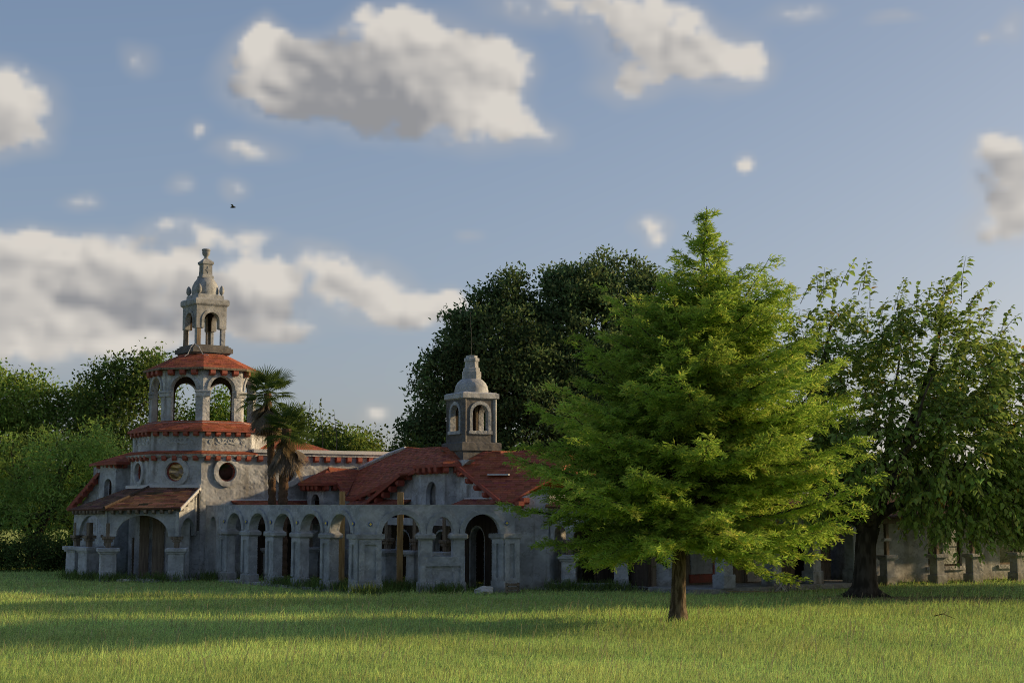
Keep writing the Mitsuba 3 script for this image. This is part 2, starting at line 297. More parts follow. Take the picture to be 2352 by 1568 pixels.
# ------------------------------------------------------------------ the octagonal bell tower
TX, TY, PH = -17.5, 84.0, -78.2
tower = thing('bell_tower', 'tall octagonal stucco tower with two red roof rings and an open stone belfry on top', 'tower')
R0 = 3.86
V0 = oct_pts(R0, 0, PH, TX, TY)
for k in (0, -1, -2, -3, 1, 2, 3, 4):
    a, b = V0[k % 8], V0[(k + 1) % 8]
    L = np.linalg.norm(b - a)
    poly = sbox(0, 0, L, 6.62)
    win = k in (0, -1, -2)
    if win: poly = poly.difference(Point(L / 2, 5.7).buffer(.52, 20))
    w = put('wall', wall_mesh(poly, a, b, .32), 'stucco', tower)
    if win:
        ring = Point(L / 2, 5.7).buffer(.8, 24).difference(Point(L / 2, 5.7).buffer(.52, 20))
        wd = put('round_window', wall_mesh(ring, a, b, .2, .13), 'pale_trim' if k else 'stucco', tower)
        put('frame', wall_mesh(Point(L / 2, 5.7).buffer(.515, 20).difference(Point(L / 2, 5.7).buffer(.45, 20)), a, b, .08, -.1), 'red_paint', wd)
        if k == -1:
            p0, u, n, _ = frame_of(a, b)
            g = np.linspace(-.5, .5, 25); X, Z = np.meshgrid(g, g); q = np.stack([X.ravel(), Z.ravel()], 1)
            dep = .16 * (meshkit.fbm(np.stack([q[:, 0] * 2.2, q[:, 1] * 5 + q[:, 0] * 1.5, q[:, 0] * 0], -1), 3, 21) - .5)
            ii, jj = np.meshgrid(np.arange(24), np.arange(24), indexing='ij'); aa = ii * 25 + jj
            ff = np.vstack([np.stack([aa, aa + 1, aa + 26], -1).reshape(-1, 3), np.stack([aa, aa + 26, aa + 25], -1).reshape(-1, 3)])
            ff = ff[(np.linalg.norm(q[ff].mean(1), axis=1) < .5)]
            vv = np.empty((625, 3)); vv[:, :2] = p0 + (L / 2 + q[:, :1]) * u + (dep[:, None] - .2) * n; vv[:, 2] = 5.7 + q[:, 1]
            put('reflection_sheet', (vv, ff), 'painted_reflection', wd, smooth=True, label='crumpled golden sheet added in the round window, pane reflections painted into its colour')  # sheet added in place of the pane, its reflections put into colour
        else:
            put('pane', wall_mesh(Point(L / 2, 5.7).buffer(.46, 20), a, b, .012, -.14), 'glass', wd)
put('ledge', stack([(R0 - .05, 6.42), (R0 + .2, 6.5), (R0 + .3, 6.62), (R0 + .3, 6.68), (R0 - .02, 6.8)], 8, PH, TX, TY), 'stucco', tower)
put('frieze', stack([(3.78, 6.78), (3.78, 7.95), (3.2, 8.3), (3.2, 8.42)], 8, PH, TX, TY), 'stucco', tower)
E1 = oct_pts(R0 + .02, 6.5, PH, TX, TY); Ea = oct_pts(R0 + .32, 6.67, PH, TX, TY); Eb = oct_pts(R0 - .02, 6.83, PH, TX, TY)
S1 = oct_pts(4.06, 7.97, PH, TX, TY); S2 = oct_pts(2.95, 8.5, PH, TX, TY); S3 = oct_pts(3.78, 7.93, PH, TX, TY)
def spiral(c, r0, turns, hand, start, w=.022):
    t = np.linspace(0, 1, 26); a = start + hand * turns * 2 * math.pi * t; r = r0 * (1 - .82 * t)
    return LineString(np.stack([c[0] + r * np.cos(a), c[1] + r * np.sin(a)], 1)).buffer(w, 3)
def wave(pts, w=.026):
    p = np.array(pts, float); t = np.linspace(0, 1, len(p)); tt = np.linspace(0, 1, 40)
    from scipy.interpolate import CubicSpline
    return LineString(np.stack([CubicSpline(t, p[:, 0])(tt), CubicSpline(t, p[:, 1])(tt)], 1)).buffer(w, 3)
half = [spiral((-.92, -.1), .13, 1.6, 1, 1.2), wave([(-.85, .02), (-.6, .13), (-.42, -.1), (-.2, -.16), (-.05, .02)]), spiral((-.47, .0), .12, 1.4, -1, 2.4),
        wave([(-.62, -.16), (-.4, -.2), (-.25, -.05), (-.32, .12)]), spiral((-.22, .12), .1, 1.5, 1, 3.2), wave([(-.16, .2), (-.09, .3), (-.02, .22)]), spiral((-.09, .27), .07, 1.3, 1, 0), wave([(-.3, -.2), (-.15, -.1), (0, -.2)])]
scroll = unary_union(half + [shapely.affinity.scale(h, -1, 1, origin=(0, 0)) for h in half])
for k in (-2, -1, 0):
    a, b = S3[k % 8], S3[(k + 1) % 8]; L = np.linalg.norm(b - a)
    put('scroll_ornament', wall_mesh(shapely.affinity.translate(scroll, L / 2, 7.42), a, b, .06, .045), 'pale_trim', tower)
for k in range(-3, 4):
    kk, k2 = k % 8, (k + 1) % 8
    roof(tower, [Ea[kk], Ea[k2], Eb[k2], Eb[kk]], name='lower_roof_ring', thick=.04, course=.09)
    roof(tower, [S1[kk], S1[k2], S2[k2], S2[kk]], name='upper_roof_ring', thick=.06)
    eave_trim(tower, S1[kk] - V(0, 0, .06), S1[k2] - V(0, 0, .06), .11)
    if k in (-3, -2, -1, 0):
        brackets(tower, E1[kk] + V(0, 0, .1), E1[k2] + V(0, 0, .1), 5, (.25, .22, .3), t0=.1, t1=.9)
        brackets(tower, S3[kk], S3[k2], 5, (.26, .24, .3), t0=.1, t1=.9)
# open arcaded drum
R2 = 2.95; D0 = oct_pts(R2, 0, PH, TX, TY)
for k in range(8):
    a, b = D0[k], D0[(k + 1) % 8]; L = np.linalg.norm(b - a)
    w = put('drum_wall', wall_mesh(sbox(0, 8.4, L, 11.3).difference(arch_shape(L / 2, .72, 8.3, 10.22, .72)), a, b, .34), 'stucco', tower)
    put('drum_shade_liner', wall_mesh(sbox(.14, 8.4, L - .14, 11.28).difference(arch_shape(L / 2, .72, 8.3, 10.22, .72)), a, b, .02, -.345), 'dark_wood', tower)  # dark liner added: the drum's inner shade is put into its colour
    if k in (7, 0, 6, 5, 1):
        put('archivolt', wall_mesh(arch_ring(L / 2, .74, 10.22, .74, .17), a, b, .13, .08), 'concrete', tower)
for k in range(8):
    an = PH + 45 * k; c = V(TX + (R2 - .12) * math.cos(an * D2R), TY + (R2 - .12) * math.sin(an * D2R), 0)
    put('capital', cat([block(c + V(0, 0, 10.1), (.34, .86, .12), an), block(c + V(0, 0, 9.93), (.28, .8, .2), an)]), 'pale_trim' if k in (0, 7) else 'concrete', tower)
put('drum_ceiling', stack([(3.0, 11.28), (3.18, 11.31), (3.18, 11.36)], 8, PH, TX, TY), 'dark_wood', tower)
U1 = oct_pts(3.3, 11.4, PH, TX, TY); U2 = oct_pts(1.35, 12.32, PH, TX, TY); U3 = oct_pts(2.96, 11.3, PH, TX, TY)
for k in range(8):
    k2 = (k + 1) % 8
    roof(tower, [U1[k], U1[k2], U2[k2], U2[k]], name='drum_roof', thick=.06, course=.14)
    eave_trim(tower, U1[k] - V(0, 0, .05), U1[k2] - V(0, 0, .05), .12, 'old_wood')
    if k in (7, 0, 6, 5, 1): brackets(tower, U3[k], U3[k2], 3, (.3, .3, .3), t0=.2, t1=.8)
# belfry
BP = -98.0
put('belfry_base', stack([(1.25, 12.1), (1.25, 12.3), (1.5, 12.32), (1.58, 12.4), (1.72, 12.42), (1.72, 12.68), (1.6, 12.7), (1.6, 12.76), (1.46, 12.78), (1.46, 12.86)], 4, BP, TX, TY), 'dark_stone', tower)
B0 = oct_pts(1.3, 0, BP, TX, TY, 4)
for k in range(4):
    a, b = B0[k], B0[(k + 1) % 4]; L = np.linalg.norm(b - a)
    put('belfry_wall', wall_mesh(sbox(0, 13.8, L, 15.1).difference(arch_shape(L / 2, .46, 13, 14.25, .46)), a, b, .26), 'cast_stone', tower)
    put('belfry_shade_liner', wall_mesh(sbox(.26, 13.8, L - .26, 15.04).difference(arch_shape(L / 2, .46, 13, 14.25, .46)), a, b, .02, -.265), 'dark_wood', tower)  # dark liner added so the belfry interior's shade is painted in
    put('belfry_archivolt', wall_mesh(arch_ring(L / 2, .465, 14.25, .465, .16, .42), a, b, .12, .05), 'cast_stone', tower)
    for s in (.14, L - .14):
        p = a + (b - a) / L * s
    n = (a + b) / 2 - V(TX, TY, 0); n /= np.linalg.norm(n); u = (b - a) / L
    for s in (.17, L - .17):
        c = a + u * s - n * .13
        put('belfry_post', block((c[0], c[1], 13.33), (.26, .2, 1.0), math.degrees(math.atan2(u[1], u[0])), .02), 'old_wood' if s < 1 else 'concrete', tower)
put('belfry_strut', block((TX + .15, TY - .1, 13.7), (.1, .1, 1.7), 20), 'old_wood', tower); put('belfry_strut', block((TX - .3, TY + .2, 13.7), (.12, .12, 1.7), 5), 'dark_wood', tower)
put('belfry_cornice', stack([(1.3, 15.05), (1.36, 15.12), (1.42, 15.14), (1.46, 15.2), (1.46, 15.42), (1.36, 15.5), (1.12, 15.52), (1.1, 15.72), (.98, 15.78)], 4, BP, TX, TY), 'cast_stone', tower)
for k in range(4):
    q = oct_pts(.98, 15.7, BP, TX, TY, 4)[k]
    put('finial', egg(q, .15, .62), 'cast_stone', tower, smooth=50)
put('dome', stack([(.74, 15.72), (.77, 15.9), (.77, 16.08), (.72, 16.3), (.63, 16.5), (.52, 16.66), (.42, 16.76)], 16, BP, TX, TY), 'cast_stone', tower, smooth=40)
put('pinnacle', stack([(.5, 16.74), (.5, 16.86), (.44, 16.9), (.4, 16.93), (.385, 17.5), (.42, 17.54), (.48, 17.57), (.48, 17.7), (.4, 17.74), (.22, 17.86), (.1, 17.9)], 4, BP, TX, TY), 'cast_stone', tower)
for k in (0, 3):
    a, b = [oct_pts(.395, 0, BP, TX, TY, 4)[i % 4] for i in (k, k + 1)]
    st = Polygon([(.279 + r * math.sin(t), 17.22 + r * 1.2 * math.cos(t)) for i in range(8) for t, r in ((i * math.pi / 4, .17 if i % 2 == 0 else .06),)])
    put('star_relief', wall_mesh(st, a, b, .05, .03), 'cast_stone', tower)
put('urn', stack([(.13, 17.86), (.15, 17.92), (.09, 17.97), (.12, 18.03), (.2, 18.12), (.235, 18.26), (.21, 18.33), (.25, 18.37), (.25, 18.42), (.2, 18.46)], 12, 0, TX, TY), 'cast_stone', tower, smooth=35)
q = oct_pts(1.5, 12.85, BP, TX, TY, 4)[0]
for dx, dz in (((-.35, -.1), -.75), ((.75, -.05), -.7)):
    pts = [q + V(0, -.05, .02), q + V(dx[0] * .4, -.32, -.2), q + V(dx[0] * .75, -.5, -.62), q + V(dx[0] * 1.2, -.62, dz)]
    put('rope', tube(pts, .022, 5), 'pale_trim', tower, label='frayed pale rope hanging over the belfry base')

# ------------------------------------------------------------------ great hall behind the courtyard
hall = thing('great_hall', 'long pale stucco hall wall with a bracketed parapet running right from the tower', 'building')
H0, H1 = V(V0[1][0], V0[1][1]), V(-5.6, 87.3)
HL = np.linalg.norm(H1 - H0); hc = 2.1
put('wall', wall_mesh(sbox(0, 0, HL, 6.75).difference(Point(hc, 5.7).buffer(.52, 20)), H0, H1, .35), 'stucco', hall)
wd = put('round_window', wall_mesh(Point(hc, 5.7).buffer(.8, 24).difference(Point(hc, 5.7).buffer(.52, 20)), H0, H1, .2, .13), 'pale_trim', hall)
put('pane', wall_mesh(Point(hc, 5.7).buffer(.53, 20), H0, H1, .012, -.14), 'glass', wd)
_, hu, hn, _ = frame_of(H0, H1)
hp = lambda s, o, z: V(*(H0 + hu * s + hn * o), z)
put('parapet_cap', wall_mesh(sbox(0, 6.78, HL, 6.98), H0, H1, .75, .22), 'flashing', hall)
put('cornice', wall_mesh(sbox(0, 6.62, HL, 6.76), H0, H1, .2, .12), 'concrete', hall)
brackets(hall, hp(.4, .02, 6.6), hp(HL - .4, .02, 6.6), 15, (.26, .26, .3), t0=0, t1=1)
back = [H1 - hn * 9, H0 - hn * 9 + hu * 1]
put('back_wall', wall_mesh(sbox(0, 0, HL, 6.7), H1 - hn * 9, H0 - hn * 9, .3), 'stucco', hall)
put('end_wall', wall_mesh(sbox(0, 0, 9, 6.7), H1, H1 - hn * 9, .3), 'stucco', hall)
c = hp(3.0, -3.6, 8.0); q = [hp(s, o, 6.9) for s, o in ((-.2, -.7), (5.4, -.7), (5.4, -6.5), (-.2, -6.5))]
for k in range(4): roof(hall, [q[k], q[(k + 1) % 4], c], name='hip_roof')
put('flat_roof', wall_mesh(sbox(0, 6.55, HL, 6.66), H0, H1, 9, -.2), 'concrete', hall)
# lean-to along the courtyard side
lt = [hp(-1.2, .02, 4.16), hp(6.3, .02, 4.16), hp(6.3, 2.4, 3.3), hp(-.2, 2.4, 3.3)]
roof(hall, lt, V(.2, .075, .055), name='lean_to_roof'); put('lean_to_flashing', wall_mesh(sbox(-1.2, 4.15, 6.3, 4.24), H0, H1, .06, .05), 'flashing', hall)
for s in (0.3, 2.6, 4.9):
    c = hp(s, 2.1, 0); put('lean_to_post', block((c[0], c[1], 2.45), (.2, .2, 1.7), 32), 'old_wood', hall)
    put('lean_to_pier', cat([block((c[0], c[1], .75), (.62, .62, 1.5), 32), block((c[0], c[1], 1.56), (.86, .86, .16), 32, .03), block((c[0], c[1], 1.44), (.74, .74, .08), 32)]), 'pale_trim', hall)
    put('post_capital', cat([block((c[0], c[1], 2.5), (.7, .34, .1), 32), block((c[0], c[1], 2.4), (.5, .3, .1), 32)]), 'concrete', hall)
put('lean_to_beam', wall_mesh(sbox(-.4, 2.9, 6.2, 3.25), H0 + hn * 2.2, H1 + hn * 2.2, .2), 'dark_wood', hall)
put('shade_panel', wall_mesh(sbox(-1.3, 0, HL, 3.6), H0, H1, .05, .006), 'dark_wood', hall)  # dark panel added on the wall, lean-to shade put into its colour
# dark arched panels laid on the wall, the shade of doorways put into colour
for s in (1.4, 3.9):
    put('doorway_shade', wall_mesh(arch_shape(s, .55, 0, 1.9, .55), H0, H1, .05, .012), 'dark_wood', hall)

# ------------------------------------------------------------------ porch in front of the tower
porch = thing('porch', 'low porch with a brown shingle lean-to roof on stout stucco pedestals below the tower', 'porch')
eR, eC, eL = V(-17.2, 77.55, 3.76), V(-21.2, 77.75, 3.72), V(-24.1, 81.4, 3.68)
tR, tM, tL = V(-16.72, 80.15, 4.86), V(-19.62, 80.76, 4.84), V(-21.5, 83.3, 4.8)
roof(porch, [eC, eR, tR, tM], BROWN, var=.3, course=.2, tab=.5); roof(porch, [eL, eC, tM, tL], BROWN * .85, var=.3, course=.2, tab=.5)
put('flashing', cat([wall_mesh(sbox(0, 4.84, 2.96, 5.02), tM, tR, .05, .06), wall_mesh(sbox(0, 4.82, 3.1, 5.0), tL, tM, .05, .06)]), 'flashing', porch)
put('ridge_cap', tube([eC + V(0, 0, .05), tM + V(0, 0, .05)], .09, 6), 'dark_wood', porch)
def barge():
    a, b = eR + V(.05, 0, -.02), tR + V(.05, 0, -.02); u = (b - a); L = np.linalg.norm(u[:2])
    return wall_mesh(Polygon([(0, 3.62), (0, 3.78), (L, 4.9), (L, 4.72)]), a, b, .06)
put('barge_board', barge(), 'flashing', porch)
side = Polygon([(.3, 2.35), (.3, 3.62), (2.65, 4.72), (2.65, 0), (2.3, 0)] + [(2.3, 2.35)])
side = Polygon([(.25, 2.3), (.25, 3.58), (2.6, 4.66), (2.6, 2.3)]).difference(arch_shape(1.45, .95, 2.0, 2.3, .95))
put('gable_wall', wall_mesh(side, eR + V(-.15, 0, 0), tR + V(-.15, 0, 0), .2), 'concrete', porch)
for t in (.12, .34, .56, .78): 
    p = eR + (tR - eR) * t; put('dentil', block(p + V(-.1, 0, -.2), (.25, .26, .2), 80), 'dark_stone', porch)
put('downspout', tube([tR + V(-.02, -.25, -.15), tR + V(-.02, -.25, -2.3)], .06, 8), 'dark_metal', porch)
fr = [(eC + V(.15, .35, 0), eR + V(-.25, .35, 0), [2.15]), (eL + V(.4, .1, 0), eC + V(.05, .4, 0), [2.35])]
for a, b, cs in fr:
    L = np.linalg.norm((b - a)[:2]); p = sbox(0, 2.3, L, 3.62)
    p = p.difference(arch_shape(L / 2, L / 2 - .42, 2.0, 2.3, 1.08))
    put('arch_board', wall_mesh(p, a, b, .18), 'concrete', porch)
    u = (b - a) / np.linalg.norm(b - a); o = V(u[1], -u[0])
    brackets(porch, a + V(0, 0, -.08), b + V(0, 0, -.08), 8, (.13, .38, .2), 'old_wood', outward=o / np.linalg.norm(o))
def pedestal(parent, x, y, ang, w=.72, h=1.68, top=3.0, mat='pale_trim', post=True, z0=0.0, label=None):
    b = put('pedestal', cat([block((x, y, z0 + .25), (w + .03, w + .03, .56), ang), block((x, y, z0 + (h + .5) / 2 - .1), (w, w, h - .62), ang), block((x, y, z0 + h - .24), (w + .16, w + .16, .09), ang, .03), block((x, y, z0 + h - .1), (w + .32, w + .32, .2), ang, .04)]), mat, parent, label=label)
    if post:
        put('post', block((x, y, z0 + (h + top) / 2 - .02), (.26, .26, top - h), ang), 'old_wood', b)
        put('capital', cat([block((x, y, z0 + 2.22), (.62, .42, .16), ang, .02), block((x, y, z0 + 2.06), (.44, .36, .12), ang, .02)]), 'old_wood', b)
    return b
for x, y, an in ((-17.45, 78.1, 8), (-21.05, 78.2, 20), (-22.6, 80.2, 50), (-23.7, 81.7, 52), (-22.3, 82.6, 52)):
    pedestal(porch, x, y, an, .8, 1.7)
# things behind the porch arch: a bare partition, studs and planks
for x, y, w, h, mt in ((-19.6, 79.9, .5, 3.4, 'old_wood'), (-18.75, 79.5, .62, 3.3, 'old_wood'), (-20.2, 80.0, .1, 2.2, 'dark_wood')):
    put('plank', block((x, y, h / 2), (w, .08, h), 8), mt, porch)
put('partition', block((-17.75, 79.6, 1.6), (1.25, .12, 3.2), 8), 'pale_trim', porch)
put('floor', extrude(Polygon([(-17, 77.7), (-16.6, 80.3), (-19.6, 81), (-21.5, 83.3), (-23.8, 81.3), (-21.1, 77.9)]), .06), 'concrete', porch)

# ------------------------------------------------------------------ west annex turret, far left
annex = thing('west_annex', 'small pale turret with an arched window and red hipped roof left of the tower', 'building')
A0, A1, A2, A3 = V(-24.3, 87.2), V(-23.75, 86.1), V(-22.65, 85.3), V(-21.2, 86.3)
for a, b, op in ((A0, A1, 0), (A1, A2, 1), (A2, A3, 0)):
    L = np.linalg.norm(b - a); p = sbox(0, 0, L, 6.2)
    if op: p = p.difference(arch_shape(L / 2 + .02, .33, 4.25, 5.0, .42))
    put('wall', wall_mesh(p, a, b, .3), 'stucco', annex)
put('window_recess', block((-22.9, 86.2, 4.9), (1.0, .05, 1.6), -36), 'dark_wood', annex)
ap = V(-22.0, 87.0, 7.05); ee = [V(-24.75, 87.4, 6.3), V(-24.0, 85.9, 6.32), V(-22.5, 84.85, 6.35), V(-20.6, 86.3, 6.4)]
for a, b in zip(ee[:-1], ee[1:]):
    roof(annex, [a, b, ap]); eave_trim(annex, a - V(0, 0, .08), b - V(0, 0, .08), .14); brackets(annex, (a + .25 * (V(-22, 87.5, 6.3) - a)) - V(0, 0, .05), (b + .2 * (V(-22, 87.5, 6.3) - b)) - V(0, 0, .05), 4, (.2, .3, .28))
roof(annex, [V(-26.2, 88.5, 3.6), V(-25.9, 87.2, 3.7), V(-23.9, 86.25, 5.8), V(-23.2, 88.5, 6.6)]); eave_trim(annex, V(-25.9, 87.1, 3.62), V(-23.9, 86.2, 5.72), .2)
brackets(annex, V(-25.6, 87.15, 3.8), V(-24.0, 86.4, 5.55), 5, (.22, .3, .3))
put('side_wall', wall_mesh(Polygon([(0, 0), (0, 3.4), (1.9, 5.5), (1.9, 0)]), V(-25.6, 87.5), V(-23.85, 86.7), .3), 'stucco', annex)
put('rear_wall', wall_mesh(sbox(0, 0, 5, 6.2), V(-20.6, 92), V(-25.2, 91), .3), 'stucco', annex)

# ------------------------------------------------------------------ courtyard arcade (two wings)
arc = thing('courtyard_arcade', 'grey concrete arcade wall with two angled wings of round arches around the courtyard', 'arcade')
C = V(-6.83, 67.0); E0 = V(-15.15, 78.15); TOP = 3.9
ctr = [13.55, 11.05, 8.4, 5.72, 2.92]                      # pier centres, metres from the corner along the left wing
u = (E0 - C) / np.linalg.norm(E0 - C)
WL = 14.0; W0 = C + u * WL
ss = sorted(WL - c for c in ctr)                           # along left -> corner
p = sbox(0, 2.5, WL, TOP)
edges = ss + [WL - .1]
opens = []
for i in range(5):
    a = ss[i] + .42; b = (ss[i + 1] - .42) if i < 4 else WL - .62
    opens.append(((a + b) / 2, (b - a) / 2))
for c_, hw in opens: p = p.difference(arch_shape(c_, hw, 2.3, 2.62, .86))
put('left_wing_wall', wall_mesh(p, W0, C, .42), 'concrete', arc, label='shaded left wing wall with five narrow arches')
for c_, hw in opens: put('archivolt', wall_mesh(arch_ring(c_, hw, 2.66, .86, .22), W0, C, .14, .09), 'concrete', arc)
wa = math.degrees(math.atan2(-u[1], -u[0]))
_, wu, wn, _ = frame_of(W0, C)
def pier(cx, cy, ang, w, t, n=None, panel=True):
    R_ = lambda x, y, z: V(cx + x * math.cos(ang * D2R) - y * math.sin(ang * D2R), cy + x * math.sin(ang * D2R) + y * math.cos(ang * D2R), z)
    k = put('pier', cat([block((cx, cy, 1.42), (w, t, 1.96), ang, .03)] + ([block(R_(s * (w / 2 - .11), -t / 2 - .04, 1.42), (.22, .1, 1.78), ang, .02) for s in (-1, 1)] + [block(R_(0, -t / 2 - .04, 2.25), (w - .02, .096, .2), ang, .02)] if panel else [])), 'concrete', arc)
    put('base', block((cx, cy, .22), (w + .12, t + .14, .5), ang, .03), 'cast_stone', k)
    put('cap', cat([block((cx, cy, 2.5), (w + .26, t + .28, .2), ang, .04), block((cx, cy, 2.39), (w + .12, t + .14, .06), ang, .02)] + [hull([R_(sx * (w / 2 + a), sy * (t / 2 + a * .9), z) for sx in (-1, 1) for sy in (-1, 1) for a, z in ((.1, 2.6), (-.02, 2.7))])]), 'cast_stone', k)
for s in ss:
    q = W0 + wu * s - wn * .21
    pier(q[0], q[1], wa, .86, .44)
# short return towards the tower
RT = V(-16.35, 79.9)
p = sbox(0, 0, np.linalg.norm(W0 - RT), TOP).difference(arch_shape(1.0, .45, 0, 2.62, .7))
put('return_wall', wall_mesh(p, RT, W0, .4), 'concrete', arc)
# right wing
RW = V(.12, 68.55); L2 = np.linalg.norm(RW - C); _, ru, rn, _ = frame_of(C, RW)
arches2 = [(1.9, .89, .9), (3.78, .5, .78), (5.62, .83, .9)]
p = sbox(0, 2.5, L2, TOP)
for c_, hw, rs in arches2: p = p.difference(arch_shape(c_, hw, 2.3, 2.6, rs))
put('right_wing_wall', wall_mesh(p, C, RW, .5), 'concrete', arc, label='front wing wall with two wide arches and a small one between')
for c_, hw, rs in arches2: put('archivolt', wall_mesh(arch_ring(c_, hw, 2.6, rs, .24), C, RW, .16, .1), 'concrete', arc)
ra = math.degrees(math.atan2(ru[1], ru[0]))
rp = lambda s, o: C + ru * s + rn * o
for s, w in ((3.03, .6), (4.53, .55)):
    q = rp(s, -.25); pier(q[0], q[1], ra, w, .52, panel=False)
# corner pier: a five sided block whose two faces carry sunk panels
def corner_pier(cpt, u1, n1, w1, u2, n2, w2):
    a = cpt + u1 * w1; b = cpt; c = cpt + u2 * w2
    poly = Polygon([a, b, c, c - n2 * .55, a - n1 * .5]).convex_hull
    def pr(g, z0, z1, pol): v, f = extrude(pol.buffer(g, join_style=2), z1 - z0); v[:, 2] += z0; return v, f
    strips = []
    for uu, nn, w in ((u1, n1, w1), (u2, n2, w2)):
        pa, pb = (cpt + uu * w, cpt) if uu is u1 else (cpt, cpt + uu * w)
        strips += [wall_mesh(sbox(s0, z0, s1, z1), pa, pb, .14, .09) for s0, s1, z0, z1 in ((0, .24, .5, 2.38), (w - .24, w, .5, 2.38), (.24, w - .24, 2.16, 2.38), (.24, w - .24, .5, .62))]
    k = put('corner_pier', cat([pr(0, .3, 2.42, poly)] + strips), 'concrete', arc, label='stout corner pier with sunk panels')
    put('base', pr(.07, -.05, .5, poly), 'concrete', k)
    put('cap', cat([pr(.14, 2.42, 2.62, poly), pr(.08, 2.36, 2.42, poly)]), 'cast_stone', k)
corner_pier(C + rn * .02, -wu, wn, .75, ru, rn, 1.0)
corner_pier(rp(6.52, .06) + V(.1, 0), V(-.84, .54), V(-.54, -.84), .62, V(.9, .35), V(.35, -.93), .72)
put('parapet_panel', wall_mesh(sbox(3.2, .3, 4.4, 1.6), C, RW, .36, -.04), 'concrete', arc)
put('panel_moulding', cat([wall_mesh(b_, C, RW, .16, .09) for b_ in (sbox(2.75, 1.18, 4.8, 1.6), sbox(2.75, .08, 4.8, .44), sbox(2.75, .44, 3.0, 1.18), sbox(4.6, .44, 4.8, 1.18))]), 'concrete', arc)
def medallion(pt, n, u):
    uu = V(*u, 0); nn = V(*n, 0)
    def disc(r, h, lobes=0):
        th = np.arange(24) * math.pi / 12; rr = r * (1 + (.28 * np.cos(lobes * th) if lobes else 0))
        v, f = extrude(Polygon(np.stack([rr * np.cos(th), rr * np.sin(th)], 1)), h)
        return pt + v[:, :1] * uu + v[:, 1:2] * V(0, 0, 1) + (v[:, 2:3]) * nn, f
    k = put('medallion', disc(.1, .055), 'blue_glaze', arc, label='round blue and yellow glazed medallion')
    put('glazed_flower', disc(.055, .075, 4), 'yellow_glaze', k)
for s in ss + [WL - .5]: medallion(V(*(W0 + wu * (s + .02)), 3.08), wn, wu)
medallion(V(*rp(.5, 0), 3.06), rn, ru); medallion(V(*rp(6.75, 0), 3.1), rn, ru)
put('wall_top', cat([wall_mesh(sbox(0, 3.9, WL, 3.93), W0, C, .46, .02), wall_mesh(sbox(0, 3.9, L2, 3.932), C, RW, .54, .025)]), 'pale_trim', arc)
put('kerb', wall_mesh(sbox(0, -.05, WL - 2.4, .09), W0, C, .9, .1), 'pale_trim', arc)
pts = [V(*(W0 + wu * .05 + wn * .05), 3.3), V(*(W0 + wu * .25 + wn * .2), 3.1), V(*(W0 + wu * .52 + wn * .3), 2.75), V(*(W0 + wu * .6 + wn * .3), 2.3), V(*(W0 + wu * .42 + wn * .3), 1.95)]
put('loose_cable', tube(pts, .018, 5), 'pale_trim', arc, label='loose pale cable dangling from the far arch')

# two timber posts standing in the courtyard
for x, y, h, lab in ((-5.2, 69.6, 4.55, 'tall squared timber post behind the widest front arch'), (-8.15, 71.8, 4.62, 'tall squared timber post behind the left wing arches, nearer the corner')):
    k = thing('timber_post', lab, 'post', 'timber posts in the courtyard')
    put('shaft', block((x, y, h / 2 - .1), (.27, .2, h + .1), 12, .012), 'fresh_wood', k)

# ------------------------------------------------------------------ pavilion with the swooping red roof and lantern
pav = thing('pavilion', 'stucco pavilion with a swooping red shingle roof and a dark stone lantern with pale dome', 'building')
F0, F1 = V(-8.75, 80.95), V(-.35, 70.05)             # courtyard facade, left -> right
FL = np.linalg.norm(F1 - F0); _, fu, fn, _ = frame_of(F0, F1)
fp = lambda s, o, z: V(*(F0 + fu * s + fn * o), z)
st_ = 6.3; s_n = FL - 3.75
gab = Polygon([(0, 0), (0, 4.0), (st_, 5.5), (7.0, 6.1), (s_n + 1.0, 6.1), (s_n + .1, 5.7), (FL, 3.95), (FL, 0)])
for s, hw, zs in ((2.2, .6, 2.0), (5.2, .6, 2.0), (8.6, .62, 2.0), (11.6, .55, 2.3)): gab = gab.difference(arch_shape(s, hw, 0, zs, hw))
put('courtyard_wall', wall_mesh(gab, F0, F1, .35), 'stucco', pav)
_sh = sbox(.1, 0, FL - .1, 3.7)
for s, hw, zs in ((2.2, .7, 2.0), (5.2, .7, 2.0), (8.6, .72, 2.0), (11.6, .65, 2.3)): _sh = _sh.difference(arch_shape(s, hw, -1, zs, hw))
put('shade_panel', wall_mesh(_sh, F0, F1, .05, .03), 'dark_wood', pav)  # added dark panel, painting in the shade under the courtyard lean-to
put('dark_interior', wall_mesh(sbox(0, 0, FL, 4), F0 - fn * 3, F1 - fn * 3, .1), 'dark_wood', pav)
P1 = V(1.75, 70.35)
put('front_wall', wall_mesh(Polygon([(0, 0), (0, 3.95), (2.2, 4.75), (2.2, 0)]), F1 + V(-.1, -.05), P1, .35), 'stucco', pav)
put('east_wall', wall_mesh(sbox(0, 0, 9, 4.4), P1, P1 + V(4.2, 8.0), .3), 'stucco', pav)
